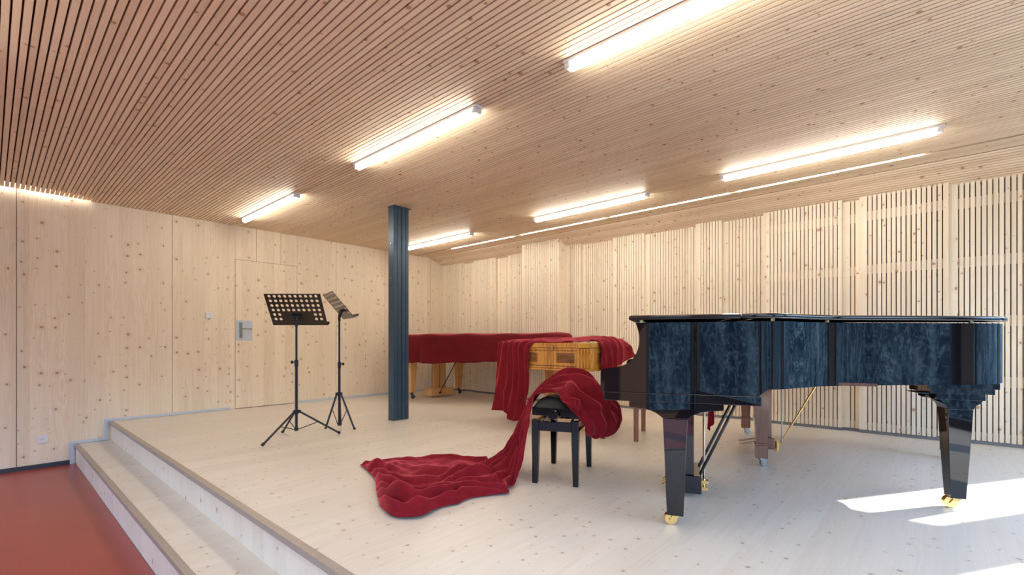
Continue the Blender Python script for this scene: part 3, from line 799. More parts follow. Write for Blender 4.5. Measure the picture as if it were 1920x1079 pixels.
def carved(place, nrm, u0, u1, z0, z1):
    """sunk dark field with a raised frame and scrollwork"""
    fld = MB(); a, b, c, d = place(u0, z0), place(u1, z0), place(u1, z1), place(u0, z1)
    n = Vector(nrm)
    def slab(p, lo, hi, mb):
        v = [tuple(Vector(q) + n * lo) for q in p] + [tuple(Vector(q) + n * hi) for q in p]
        mb.add(v, [(3, 2, 1, 0), (4, 5, 6, 7), (0, 1, 5, 4), (1, 2, 6, 5), (2, 3, 7, 6), (3, 0, 4, 7)])
    slab((a, b, c, d), 0.0003, 0.003, fld)
    L = u1 - u0; hz = (z1 - z0) / 2; cz = (z0 + z1) / 2
    pl = lambda u, z: tuple(Vector(place(u, z)) + n * 0.0045)
    k = max(1, round(L / (hz * 1.5)))
    for i in range(k):
        cu = u0 + L * (i + 0.5) / k
        scroll(fld, cu, cz + (hz * .15 if i % 2 else -hz * .15), hz * 0.68, 1 if i % 2 else -1, pl)
        fld.tube([pl(cu - L / k * .45, cz - hz * .7), pl(cu, cz + hz * 0.1 * (-1) ** i), pl(cu + L / k * .45, cz + hz * .7)], [0.002, 0.005, 0.002], 6)
    f = fld.build('carved_panel', M['walnut_carved'], gp, smooth=45)
    fr = MB(); e = 0.007
    for (ua, ub, za, zb_) in ((u0 - e, u1 + e, z1, z1 + e), (u0 - e, u1 + e, z0 - e, z0), (u0 - e, u0, z0, z1), (u1, u1 + e, z0, z1)):
        slab([place(ua, za), place(ub, za), place(ub, zb_), place(ua, zb_)], 0.0002, 0.006, fr)
    fr.build('frame', M['walnut'], f)
pf = lambda u, z: (-0.0, u, z)
carved(pf, (-1, 0, 0), 0.13, 0.345, 0.685, 0.785)
carved(pf, (-1, 0, 0), 0.60, 0.78, 0.685, 0.785)
carved(pf, (-1, 0, 0), 0.92, 1.06, 0.685, 0.785)
ps = lambda u, z: (u, -0.0, z)
carved(ps, (0, -1, 0), 0.20, 0.34, 0.685, 0.785)
carved(ps, (0, -1, 0), 0.46, 0.62, 0.685, 0.785)
# corner pilaster
mb = MB()
c45 = math.sqrt(0.5)
for off in (-0.030, 0.0, 0.030):
    m0 = Vector((ch / 2, ch / 2, 0)) + Vector((c45, -c45, 0)) * off + Vector((-c45, -c45, 0)) * 0.001
    mb.tube([tuple(m0 + Vector((0, 0, 0.64))), tuple(m0 + Vector((0, 0, 0.825)))], 0.009, 10)
mb.build('corner_pilaster', M['walnut'], gp, smooth=50)
for y0_, y1_, z0_, z1_ in ((0.11, 0.88, 0.805, 0.812), (0.11, 0.88, 0.648, 0.655)):
    mb = MB(); mb.box(-0.0035, -0.0002, y0_, y1_, z0_, z1_); mb.build('bead_moulding', M['walnut_carved'], gp)
TP = [(0.001, 0.055), (0.022, 0.055), (0.026, 0.062), (0.022, 0.075), (0.028, 0.095), (0.030, 0.11), (0.022, 0.125), (0.020, 0.13), (0.034, 0.15), (0.038, 0.17), (0.034, 0.19), (0.020, 0.205), (0.019, 0.212), (0.026, 0.222),
      (0.030, 0.30), (0.036, 0.38), (0.040, 0.42), (0.028, 0.432), (0.026, 0.44), (0.044, 0.455), (0.048, 0.475), (0.043, 0.495), (0.030, 0.51), (0.028, 0.52), (0.046, 0.535), (0.050, 0.548), (0.046, 0.56), (0.056, 0.568), (0.058, 0.602), (0.001, 0.602)]
for x, y in ((0.10, 0.10), (0.70, 0.09), (0.10, 1.05)):
    mb = MB(); mb.lathe(TP, 20, (x, y, 0)); lg = mb.build('leg', M['turned'], gp, smooth=50)
    mb = MB(); mb.tube([(x, y, 0.02), (x, y, 0.0545)], 0.010, 10); mb.tube([(x - 0.012, y + 0.012, 0.018), (x + 0.012, y + 0.012, 0.018)], 0.018, 14); mb.build('caster', M['brass'], lg, smooth=40)
mb = MB(); mb.frustum((0.70, 0.93, 0.0), 0.10, 0.10, (0.70, 0.93, 0.602), 0.13, 0.13); mb.build('rear_support', M['walnut'], gp, bevel=0.003)

# ------------------------------------------------------------------ benches
ben_c = Vector((2.607, 1.858, 0)); ben_a = math.atan2(0.39, 0.92)
bn = thing('piano_bench', 'black adjustable piano bench with round knob, half hidden by crimson velvet', 'bench', ben_c, ben_a)
HX, HY_ = 0.265, 0.150
for sx in (-1, 1):
    for sy in (-1, 1):
        mb = MB(); x, y = sx * (HX - 0.022), sy * (HY_ - 0.022)
        R = lambda z, w, o: [(x - w + o * sx, y - w + o * sy * .5, z), (x + w + o * sx, y - w + o * sy * .5, z), (x + w + o * sx, y + w + o * sy * .5, z), (x - w + o * sx, y + w + o * sy * .5, z)]
        mb.loft([R(0.0, 0.0165, 0.006), R(0.15, 0.0195, 0.001), R(0.28, 0.0225, 0), R(0.405, 0.0225, 0)])
        mb.build('leg', M['bench_black'], bn, bevel=0.0025)
mb = MB()
mb.box(-HX + 0.0455, HX - 0.0455, -HY_ + 0.004, -HY_ + 0.024, 0.335, 0.395); mb.box(-HX + 0.0455, HX - 0.0455, HY_ - 0.024, HY_ - 0.004, 0.335, 0.395)
mb.box(-HX + 0.004, -HX + 0.024, -HY_ + 0.0455, HY_ - 0.0455, 0.335, 0.395); mb.box(HX - 0.024, HX - 0.004, -HY_ + 0.0455, HY_ - 0.0455, 0.335, 0.395)
mb.build('apron', M['bench_black'], bn, bevel=0.003)
# scissor lift
for y in (-0.09, 0.09):
    mb = MB()
    for a, b in (((-0.20, 0.378), (0.20, 0.448)), ((-0.20, 0.448), (0.20, 0.378))):
        o = 0.004 if a[1] < 0.4 else -0.004
        mb.add([(a[0], y + o - .003, a[1] - .008), (b[0], y + o - .003, b[1] - .008), (b[0], y + o - .003, b[1] + .008), (a[0], y + o - .003, a[1] + .008),
                (a[0], y + o + .003, a[1] - .008), (b[0], y + o + .003, b[1] - .008), (b[0], y + o + .003, b[1] + .008), (a[0], y + o + .003, a[1] + .008)],
               [(0, 1, 2, 3), (7, 6, 5, 4), (0, 4, 5, 1), (1, 5, 6, 2), (2, 6, 7, 3), (3, 7, 4, 0)])
    mb.build('scissor_arm', M['steel'], bn)
mb = MB(); mb.tube([(-0.25, 0, 0.412), (0.25, 0, 0.412)], 0.008, 10); mb.build('spindle', M['steel'], bn, smooth=50)
mb = MB()
mb.box(-HX + 0.002, HX - 0.002, -HY_ + 0.002, -HY_ + 0.022, 0.432, 0.482); mb.box(-HX + 0.002, HX - 0.002, HY_ - 0.022, HY_ - 0.002, 0.432, 0.482)
mb.box(-HX + 0.002, -HX + 0.022, -HY_ + 0.0221, HY_ - 0.0221, 0.432, 0.482); mb.box(HX - 0.022, HX - 0.002, -HY_ + 0.0221, HY_ - 0.0221, 0.432, 0.482)
mb.build('seat_frame', M['bench_black'], bn, bevel=0.003)
for sg in (-1, 1):
    mb = MB(); X = sg * (HX + 0.0)
    mb.tube([(X - sg * 0.001, 0, 0.447), (X + sg * 0.012, 0, 0.447)], 0.014, 14)
    mb.tube([(X + sg * 0.012, 0, 0.447), (X + sg * 0.016, 0, 0.447), (X + sg * 0.040, 0, 0.447), (X + sg * 0.044, 0, 0.447)], [0.027, 0.031, 0.031, 0.027], 24)
    mb.build('knob', M['bench_black'], bn, smooth=40)
mb = MB(); n = 12; rows = []
for i in range(n + 1):
    row = []
    for j in range(n + 1):
        u, v = i / n * 2 - 1, j / n * 2 - 1
        h = (1 - u ** 6) * (1 - v ** 6)
        row.append((u * (HX - 0.002 + 0.004 * h), v * (HY_ - 0.002), 0.4825 + 0.048 * h ** 0.5 + 0.010 * (1 - u * u) * (1 - v * v)))
    rows.append(row)
mb.grid(rows)
mb.add([(-HX + .002, -HY_ + .002, .4825), (HX - .002, -HY_ + .002, .4825), (HX - .002, HY_ - .002, .4825), (-HX + .002, HY_ - .002, .4825)], [(3, 2, 1, 0)])
mb.build('seat_cushion', M['leather'], bn, smooth=60)

st = thing('wooden_stool', 'brown wooden stool, two of its square legs showing under the black piano', 'stool', (3.898, 1.981, 0), math.atan2(0.33, 0.944))
for x, y in ((0.0, 0.0), (0.53, 0.0), (0.0, 0.30), (0.53, 0.30)):
    mb = MB(); mb.frustum((x, y, 0), 0.040, 0.040, (x, y, 0.44), 0.046, 0.046); mb.build('leg', M['mahogany'], st, bevel=0.002)
mb = MB(); mb.box(0.0235, 0.5065, -0.01, 0.01, 0.38, 0.439); mb.box(0.0235, 0.5065, 0.29, 0.31, 0.38, 0.439); mb.build('apron', M['mahogany'], st)
mb = MB(); mb.box(-0.03, 0.56, -0.03, 0.33, 0.4405, 0.50); mb.build('seat', M['leather'], st, bevel=0.012, seg=3)

# ------------------------------------------------------------------ music stands
def desk_mesh(w, h, mat, parent, olive):
    """perforated desk: local u across, v up, normal +n towards the player; holes are real"""
    mb = MB(); t = 0.0015
    cols, top = 10, 4
    holes = set()
    px, py = w / 10.35, h * 0.148
    cxs = [(-w / 2 + w * 0.085 + i * (w * 0.83) / 9) for i in range(10)]
    czs = [h * 0.925 - j * h * 0.145 for j in range(6)]
    hs = []
    for j, z in enumerate(czs):
        for i, x in enumerate(cxs):
            if j >= 4 and 2 <= i <= 7: continue
            hs.append((i, j))
    # tiling: each hole in its own cell, the rest filled by rectangles
    hx = (cxs[1] - cxs[0]) / 2; hz = (czs[0] - czs[1]) / 2; r = min(hx, hz) * 0.60
    X0, X1 = cxs[0] - hx, cxs[-1] + hx; Z1 = czs[0] + hz; Z0 = czs[-1] - hz
    N = 16
    def both(v2, faces):
        n = len(v2)
        mb.add([(x, 0, z) for x, z in v2], faces)
    def cell(cx, cz, hole):
        sq = []
        for k in range(N):
            a = 2 * PI * k / N + PI / 4; c, s = math.cos(a), math.sin(a); m = max(abs(c), abs(s))
            sq.append((cx + hx * c / m, cz + hz * s / m))
        if hole:
            ci = [(cx + r * math.cos(2 * PI * k / N + PI / 4), cz + r * math.sin(2 * PI * k / N + PI / 4)) for k in range(N)]
            both(sq + ci, [(k, (k + 1) % N, (k + 1) % N + N, k + N) for k in range(N)])
        else:
            both([(cx - hx, cz - hz), (cx + hx, cz - hz), (cx + hx, cz + hz), (cx - hx, cz + hz)], [(0, 1, 2, 3)])
    for j in range(6):
        for i in range(10): cell(cxs[i], czs[j], (i, j) in hs)
    R = lambda a, b, c, d: both([(a, c), (b, c), (b, d), (a, d)], [(0, 1, 2, 3)])
    R(-w / 2, w / 2, Z1, h); R(-w / 2, w / 2, 0, Z0); R(-w / 2, X0, Z0, Z1); R(X1, w / 2, Z0, Z1)
    o = mb.build('desk', mat, parent, solid=0.0022)
    return o

def music_stand(name_label, base, feet, hub_z, collar_z, top_z, yaw, tilt, mat, desk_w=0.50, desk_h=0.335, pole_low=0.06, fold=None, knob_dir=(-1, 0)):
    t = thing('music_stand', name_label, 'music stand', (base[0], base[1], 0))
    bx_, by_ = base[0], base[1]
    sm = M['stand']
    mb = MB(); mb.tube([(0, 0, pole_low), (0, 0, collar_z)], 0.0125, 16); mb.build('lower_tube', sm, t, smooth=50)
    mb = MB(); mb.tube([(0, 0, collar_z), (0, 0, top_z - 0.06)], 0.0095, 16); mb.build('upper_tube', sm, t, smooth=50)
    mb = MB(); mb.tube([(0, 0, collar_z - 0.035), (0, 0, collar_z + 0.03)], 0.017, 16)
    kx, ky = knob_dir
    mb.tube([(0, 0, collar_z + 0.008), (kx * 0.028, ky * 0.028, collar_z + 0.008), (kx * 0.046, ky * 0.046, collar_z + 0.008)], [0.006, 0.006, 0.006], 8)
    mb.tube([(kx * 0.028, ky * 0.028, collar_z + 0.008), (kx * 0.034, ky * 0.034, collar_z + 0.008), (kx * 0.048, ky * 0.048, collar_z + 0.008)], [0.010, 0.016, 0.014], 10)
    mb.build('clamp_collar', sm, t, smooth=40)
    mb = MB(); mb.tube([(0, 0, hub_z - 0.018), (0, 0, hub_z + 0.018)], 0.021, 16)
    mb.build('hub', sm, t, smooth=40)
    mb = MB(); mb.tube([(0, 0, pole_low - 0.008), (0, 0, pole_low + 0.02)], 0.018, 16); mb.build('foot_ring', sm, t, smooth=40)
    for fx, fy in feet:
        x, y = fx - bx_, fy - by_; L = math.hypot(x, y); cx, cy = x / L, y / L
        mb = MB(); mb.tube([(cx * 0.026, cy * 0.026, hub_z), (x * 0.985, y * 0.985, 0.016)], 0.0095, 12)
        mb.box(cx * 0.026 - 0.010, cx * 0.026 + 0.010, cy * 0.026 - 0.010, cy * 0.026 + 0.010, hub_z - 0.014, hub_z + 0.014)
        lg = mb.build('leg', sm, t, smooth=50)
        q = 0.955; mb = MB(); mb.tube([(x * q, y * q, hub_z * (1 - q) + 0.012), (x * 1.01, y * 1.01, 0.0135)], [0.0125, 0.0135], 12); mb.build('rubber_foot', M['rubber'], lg, smooth=50)
        s = 0.48; mb = MB(); mb.tube([(cx * 0.016, cy * 0.016, pole_low + 0.004), (x * s, y * s, hub_z * (1 - s) + 0.008)], 0.004, 8); mb.build('leg_strut', sm, t, smooth=50)
    # head: bracket, then the desk with its lip
    hd = bpy.data.objects.new('desk_head', None); COL.objects.link(hd); hd.parent = t
    hd.location = (0, 0, top_z); hd.rotation_euler = (0, 0, yaw)
    mb = MB(); mb.tube([(0, 0, -0.075), (0, 0, -0.02)], 0.014, 14)
    mb.tube([(0, 0.0, -0.03), (0, -0.010, -0.005), (0, -0.018, 0.02)], [0.015, 0.018, 0.016], 12)
    mb.tube([(-0.035, -0.018, 0.02), (0.035, -0.018, 0.02)], 0.012, 12); mb.tube([(0.035, -0.018, 0.02), (0.05, -0.018, 0.02)], 0.018, 12)
    mb.build('tilt_bracket', sm, hd, smooth=50)
    d = desk_mesh(desk_w, desk_h, mat, hd, False)
    d.rotation_euler = (-tilt, 0, 0)
    # desk plane passes just in front of the bracket
    d.location = (0, -0.018 - 0.015 * math.cos(tilt) - 0.10 * math.sin(tilt), 0.02 + 0.015 * math.sin(tilt) - 0.10 * math.cos(tilt))
    mb = MB()
    pr_ = [(0, 0.0), (-0.006, -0.006), (-0.045, -0.010), (-0.055, 0.004), (-0.0555, 0.0062), (-0.0525, 0.0062), (-0.044, -0.0075), (-0.007, -0.0035), (-0.0022, 0.002)]
    mb.prism(pr_, -desk_w / 2, desk_w / 2, 'x')
    lip = mb.build('lip', mat, hd)
    lip.rotation_euler = d.rotation_euler; lip.location = d.location
    return t
music_stand('black perforated music stand with widespread tripod legs, left and nearer one', (1.92, 4.42), [(1.565, 4.267), (2.272, 4.272), (1.925, 4.739)],
            0.245, 0.70, 1.115, math.radians(131.5), math.radians(32), M['stand_olive'], desk_w=0.52, desk_h=0.33, pole_low=0.075, knob_dir=(-0.8, 0.6))
music_stand('black music stand seen edge on, slimmer tripod, right and farther one', (2.42, 4.56), [(2.284, 4.587), (2.468, 4.339), (2.51, 4.70)],
            0.36, 0.66, 1.19, math.radians(74), math.radians(40), M['stand_olive'], desk_w=0.50, desk_h=0.33, pole_low=0.04, knob_dir=(0.7, -0.7))

# ------------------------------------------------------------------ velvet cloths
def cr(P, t):
    """Catmull-Rom through the rows of P at parameters t"""
    n = len(P); i = np.clip(np.floor(t).astype(int), 0, n - 2); f = (t - i).reshape((-1,) + (1,) * (P.ndim - 1))
    g = lambda k: P[np.clip(i + k, 0, n - 1)]
    a, b, c, d = g(-1), g(0), g(1), g(2)
    return 0.5 * (2 * b + (c - a) * f + (2 * a - 5 * b + 4 * c - d) * f ** 2 + (3 * b - a - 3 * c + d) * f ** 3)
def surf(net, nu, nv):
    P = np.array(net, float); tt = np.linspace(0, len(P) - 1, nu * 8)
    mid = cr(P[:, P.shape[1] // 2], tt); L = np.r_[0, np.cumsum(np.linalg.norm(np.diff(mid, axis=0), axis=1))]
    tu = np.interp(np.linspace(0, L[-1], nu), L, tt)
    Q = np.swapaxes(cr(P, tu), 0, 1)
    return np.swapaxes(cr(Q, np.linspace(0, len(Q) - 1, nv)), 0, 1), tu
def surf_normals(Q):
    n = np.cross(np.gradient(Q, axis=0), np.gradient(Q, axis=1)); return n / np.maximum(1e-9, np.linalg.norm(n, axis=2, keepdims=True))
def soft(nu, nv, su, sv, seed):
    G = np.random.RandomState(seed).normal(size=(su + 3, sv + 3))
    return cr(cr(G, np.linspace(1, su, nu)).T.copy(), np.linspace(1, sv, nv)).T
def fold_field(tu, nv, folds, warp):
    """sum of long rounded folds; each is (centres along u, widths, heights) given at nodes of u"""
    V = np.linspace(0, 1, nv)[None, :] + warp; d = np.zeros((len(tu), nv))
    for nodes, cen, wid, amp in folds:
        c = np.interp(tu, nodes, cen)[:, None]; w = np.interp(tu, nodes, wid)[:, None]; a = np.interp(tu, nodes, amp)[:, None]
        x = (V - c) / w
        d = d + a * np.exp(-np.where(x > 0, x * 1.5, x) ** 2)
    return d
def cloth_mesh(name, Q, mat, label, subdiv=1, loc=None, rot=0.0):
    mb = MB(); mb.grid([[tuple(q) for q in r] for r in Q.tolist()])
    o = mb.build(name, mat, None, smooth=180, solid=0.003)
    if loc is not None: o.location = loc; o.rotation_euler = (0, 0, rot)
    return tag(o, label, 'cloth')

def F(x, y): return (x, y, 0.010)
def BL(x, y, z):
    c, s = math.cos(ben_a), math.sin(ben_a); return (ben_c.x + x * c - y * s, ben_c.y + x * s + y * c, z)
net = [
    [F(1.786, 3.066), F(1.734, 2.874), F(1.657, 2.663), F(1.533, 2.448), F(1.415, 2.227)],
    [F(1.894, 3.080), F(1.808, 2.872), F(1.674, 2.610), F(1.511, 2.302), F(1.379, 2.035)],
    [F(2.073, 3.023), F(1.917, 2.750), F(1.753, 2.470), F(1.578, 2.173), F(1.479, 1.923)],
    [F(2.239, 2.912), F(2.053, 2.640), F(1.882, 2.377), F(1.749, 2.120), F(1.685, 1.926)],
    [F(2.362, 2.651), F(2.208, 2.466), F(2.061, 2.282), F(1.935, 2.104), F(1.855, 1.945)],
    [F(2.446, 2.440), F(2.323, 2.296), F(2.186, 2.142), F(2.068, 1.971), F(2.023, 1.842)],
    [BL(.0, .54, .03), BL(-.13, .46, .035), BL(-.24, .39, .04), BL(-.37, .32, .03), BL(-.47, .25, .012)],
    [BL(.03, .44, .11), BL(-.08, .38, .10), BL(-.17, .33, .08), BL(-.28, .28, .05), BL(-.39, .22, .012)],
    [BL(.03, .36, .22), BL(-.06, .33, .20), BL(-.14, .29, .18), BL(-.22, .25, .16), BL(-.33, .20, .10)],
    [BL(.03, .28, .36), BL(-.05, .265, .345), BL(-.12, .245, .335), BL(-.19, .22, .32), BL(-.285, .18, .27)],
    [BL(.09, .21, .50), BL(.0, .205, .505), BL(-.08, .20, .50), BL(-.15, .195, .485), BL(-.255, .165, .44)],
    [BL(.15, .12, .595), BL(.05, .13, .60), BL(-.04, .13, .59), BL(-.12, .14, .575), BL(-.21, .145, .545)],
    [BL(.20, .03, .62), BL(.08, .03, .64), BL(-.02, .03, .645), BL(-.11, .05, .61), BL(-.18, .06, .565)],
    [BL(.25, -.08, .61), BL(.10, -.08, .645), BL(-.03, -.07, .660), BL(-.15, -.05, .62), BL(-.22, .0, .56)],
    [BL(.29, -.19, .54), BL(.13, -.20, .59), BL(-.02, -.18, .60), BL(-.18, -.13, .58), BL(-.285, -.07, .515)],
    [BL(.31, -.27, .44), BL(.15, -.30, .48), BL(0, -.28, .49), BL(-.17, -.235, .47), BL(-.30, -.15, .43)],
    [BL(.29, -.32, .34), BL(.15, -.345, .37), BL(.02, -.345, .38), BL(-.14, -.28, .37), BL(-.26, -.19, .375)],
    [BL(.26, -.28, .27), BL(.13, -.29, .28), BL(.01, -.28, .285), BL(-.12, -.245, .305), BL(-.2, -.20, .33)],
    [BL(.26, -.20, .30), BL(.13, -.20, .30), BL(.01, -.20, .31), BL(-.1, -.19, .335), BL(-.17, -.185, .36)],
]
NU, NV = 300, 150
Q, tu = surf(net, NU, NV); nrm = surf_normals(Q)
if nrm[:80, :, 2].mean() < 0: nrm = -nrm
warp = 0.05 * soft(NU, NV, 9, 3, 11) + 0.02 * soft(NU, NV, 20, 6, 12)
N = [0, 2, 4, 6, 8, 10, 12, 14, 16, 18]
folds = [
    (N, [.07, .05, .06, .05, .08, .06, .05, .05, .05, .06], [.05, .05, .05, .07, .07, .06, .05, .05, .05, .05], [.012, .020, .022, .030, .030, .018, .016, .018, .020, .010]),
    (N, [.25, .30, .34, .25, .24, .22, .20, .18, .20, .20], [.09, .09, .10, .07, .06, .05, .06, .07, .06, .05], [.030, .012, .030, .040, .032, .020, .022, .030, .026, .010]),
    (N, [.42, .48, .55, .42, .38, .34, .36, .34, .33, .32], [.05, .05, .06, .06, .05, .05, .06, .06, .06, .05], [.020, .028, .034, .044, .034, .022, .016, .024, .030, .012]),
    (N, [.55, .60, .66, .60, .52, .50, .50, .52, .50, .48], [.05, .05, .05, .06, .05, .04, .05, .05, .06, .05], [.034, .040, .036, .040, .034, .020, .024, .034, .036, .014]),
    (N, [.66, .70, .76, .74, .66, .64, .64, .66, .66, .64], [.04, .04, .04, .05, .05, .05, .04, .05, .05, .05], [.030, .038, .040, .040, .034, .022, .018, .030, .030, .012]),
    (N, [.78, .80, .85, .86, .80, .78, .78, .80, .80, .80], [.04, .04, .04, .05, .05, .05, .04, .04, .05, .05], [.038, .048, .040, .036, .030, .020, .018, .026, .030, .012]),
    (N, [.90, .90, .94, .95, .93, .92, .92, .93, .93, .93], [.05, .05, .04, .04, .05, .05, .04, .04, .05, .05], [.040, .050, .034, .026, .026, .018, .016, .022, .026, .012]),
]
d = fold_field(tu, NV, folds, warp)
# folds that cross the others at a slant, and small creases
U = tu[:, None]; V = np.linspace(0, 1, NV)[None, :]
for (u0, v0, u1, v1, w, a) in ((0.3, 0.1, 2.6, 0.55, .30, .030), (1.4, 0.15, 3.6, 0.42, .26, .020), (3.0, 0.35, 5.6, 0.75, .35, .030), (3.4, 0.05, 5.4, 0.4, .30, .022),
                               (0.7, 0.65, 2.2, 1.0, .22, .030), (6.0, 0.2, 8.0, 0.9, .5, .018), (12.4, .15, 14.8, .75, .45, .030), (13.2, 0.9, 15.2, 0.35, .40, .030), (14.2, .1, 16.2, .6, .4, .022), (11.5, .8, 13.0, .4, .35, .020)):
    du, dv = u1 - u0, (v1 - v0) * 6; Lq = math.hypot(du, dv)
    s = np.clip(((U - u0) * du + (V - v0) * 6 * dv) / Lq ** 2, 0, 1)
    dist = np.sqrt((U - u0 - s * du) ** 2 + ((V - v0) * 6 - s * dv) ** 2)
    d = d + a * np.exp(-(dist / w) ** 2) * (0.3 + 0.7 * np.sin(math.pi * np.clip(s, 0.08, 0.92)))
d = d * (1 + 0.22 * soft(NU, NV, 8, 7, 78)) + 0.0038 * soft(NU, NV, 40, 18, 7) + 0.0012 * soft(NU, NV, 90, 40, 8)
hem = np.minimum(1, np.minimum(V, 1 - V) * 12 + 0.12); end = np.clip(U / 0.55, 0.12, 1); low = np.clip((7.5 - U) / 2, 0, 1)
d = d * (1 - low + low * hem * end)
# the hollow knot of cloth on top of the bench
knot = np.exp(-(((U - 14.1) / 0.55) ** 2 + ((V - .66) / .07) ** 2)); rimk = np.exp(-((np.sqrt(((U - 14.1) / 0.9) ** 2 + ((V - .66) / .12) ** 2) - 1.0) / 0.35) ** 2)
d = d - 0.055 * knot + 0.020 * rimk * (U > 12)
# wavy outline
side = cr(np.random.RandomState(3).normal(size=24), np.linspace(0, 23, NU))
Qc = Q.mean(axis=1, keepdims=True)
Q = Qc + (Q - Qc) * (1 + 0.045 * side[:, None, None] * np.clip(tu / 2, 0.2, 1)[:, None, None])
lump = soft(NU, NV, 10, 5, 44)
d = d * (1 + 0.45 * low) + 0.016 * np.maximum(0, lump) * low * hem * end
Q = Q + nrm * d[..., None]
Q[..., 2] = np.maximum(Q[..., 2], 0.004)
# keep clear of the cushion, the seat frame and the legs
c_, s_ = math.cos(ben_a), math.sin(ben_a)
lx = (Q[..., 0] - ben_c.x) * c_ + (Q[..., 1] - ben_c.y) * s_; ly_ = -(Q[..., 0] - ben_c.x) * s_ + (Q[..., 1] - ben_c.y) * c_
inside = (np.abs(lx) < 0.272) & (np.abs(ly_) < 0.157)
over = inside & (Q[..., 2] > 0.44)
Q[..., 2] = np.where(over, np.maximum(Q[..., 2], 0.552 - 0.35 * np.maximum(0, np.abs(ly_) - 0.12)), Q[..., 2])
under = (np.abs(lx) < 0.272) & (np.abs(ly_) < 0.160) & (Q[..., 2] <= 0.44)
ny = np.where(ly_ > 0, 0.160, -0.160)
Q[..., 0] = np.where(under, ben_c.x + lx * c_ - ny * s_, Q[..., 0]); Q[..., 1] = np.where(under, ben_c.y + lx * s_ + ny * c_, Q[..., 1])
cloth_mesh('velvet_cloth', Q, M['velvet'], 'crumpled crimson velvet cloth trailing from the black bench down across the stage floor')

# throw over the walnut piano
X, Y = 3.855, 2.487
net = [
    [(X - .045, 3.20, .075), (X - .05, 3.33, .045), (X - .05, 3.44, .05), (X - .045, 3.50, .125), (X - .01, 3.74, .125)],
    [(X - .035, 3.19, .25), (X - .035, 3.31, .24), (X - .035, 3.43, .24), (X - .03, 3.55, .28), (X - .01, 3.71, .28)],
    [(X - .025, 3.18, .5), (X - .025, 3.30, .5), (X - .025, 3.42, .5), (X - .025, 3.54, .5), (X - .015, 3.68, .5)],
    [(X - .020, 3.19, .72), (X - .02, 3.30, .72), (X - .02, 3.42, .72), (X - .02, 3.53, .72), (X - .02, 3.66, .72)],
    [(X - .020, 3.17, .85), (X - .02, 3.29, .86), (X - .02, 3.40, .86), (X - .02, 3.51, .86), (X - .02, 3.64, .86)],
    [(X + .005, 3.08, .899), (X + .03, 3.22, .912), (X + .03, 3.37, .91), (X + .03, 3.50, .91), (X + .04, 3.63, .905)],
    [(X + .015, 2.94, .897), (X + .13, 3.12, .925), (X + .17, 3.28, .925), (X + .19, 3.42, .92), (X + .20, 3.58, .91)],
    [(X + .015, 2.76, .896), (X + .18, 2.95, .920), (X + .30, 3.12, .935), (X + .38, 3.26, .925), (X + .42, 3.44, .91)],
    [(X + .03, 2.62, .896), (X + .22, 2.76, .915), (X + .40, 2.92, .935), (X + .54, 3.06, .925), (X + .62, 3.24, .91)],
    [(X + .12, 2.53, .896), (X + .31, 2.62, .918), (X + .48, 2.74, .94), (X + .64, 2.84, .93), (X + .78, 2.98, .91)],
    [(X + .21, Y + .015, .897), (X + .38, Y + .02, .912), (X + .52, Y + .04, .93), (X + .66, Y + .05, .925), (X + .82, Y + .14, .905)],
    [(X + .25, Y - .022, .82), (X + .38, Y - .024, .85), (X + .52, Y - .027, .86), (X + .68, Y - .027, .855), (X + .86, Y - .02, .85)],
    [(X + .25, Y - .022, .72), (X + .37, Y - .027, .74), (X + .50, Y - .03, .74), (X + .66, Y - .035, .76), (X + .88, Y - .03, .79)],
    [(X + .245, Y - .022, .61), (X + .35, Y - .03, .605), (X + .46, Y - .035, .61), (X + .60, Y - .04, .66), (X + .90, Y - .045, .74)],
]
NU, NV = 200, 110
Q, tu = surf(net, NU, NV); nrm = surf_normals(Q)
if nrm[90:120, :, 2].mean() < 0: nrm = -nrm
N = [0, 3, 5, 7, 9, 11, 13]
folds = [
    (N, [.05, .06, .06, .06, .08, .06, .06], [.06, .06, .05, .06, .06, .05, .06], [.050, .026, .012, .012, .014, .020, .034]),
    (N, [.27, .26, .22, .24, .26, .27, .28], [.08, .07, .05, .06, .07, .06, .07], [.060, .032, .014, .022, .020, .026, .042]),
    (N, [.50, .46, .42, .44, .46, .50, .50], [.08, .07, .06, .07, .07, .06, .06], [.060, .034, .014, .018, .024, .030, .046]),
    (N, [.70, .66, .62, .64, .66, .70, .70], [.07, .06, .05, .05, .06, .05, .05], [.050, .030, .014, .022, .018, .028, .044]),
    (N, [.90, .86, .84, .84, .88, .90, .90], [.07, .06, .05, .05, .06, .06, .06], [.050, .026, .012, .012, .014, .022, .036]),
]
d = fold_field(tu, NV, folds, 0.055 * soft(NU, NV, 6, 3, 31)) * (1 + 0.35 * soft(NU, NV, 5, 6, 77)) + 0.0032 * soft(NU, NV, 26, 12, 9)
U = tu[:, None]; V = np.linspace(0, 1, NV)[None, :]
d = d + 0.012 * np.exp(-((U - 7.3 - 3.0 * V) / 0.35) ** 2) + 0.012 * np.exp(-((U - 9.2 - 1.2 * V) / 0.22) ** 2)
Q = Q + nrm * (d - 0.004)[..., None]
top = (Q[..., 0] > 3.850) & (Q[..., 0] < 4.69) & (Q[..., 1] > 2.482)
Q[..., 2] = np.where(top & (Q[..., 2] > 0.80), np.maximum(Q[..., 2], 0.894), Q[..., 2])
cloth_mesh('velvet_throw', Q, M['velvet'], 'crimson velvet throw hanging over the golden carved piano')

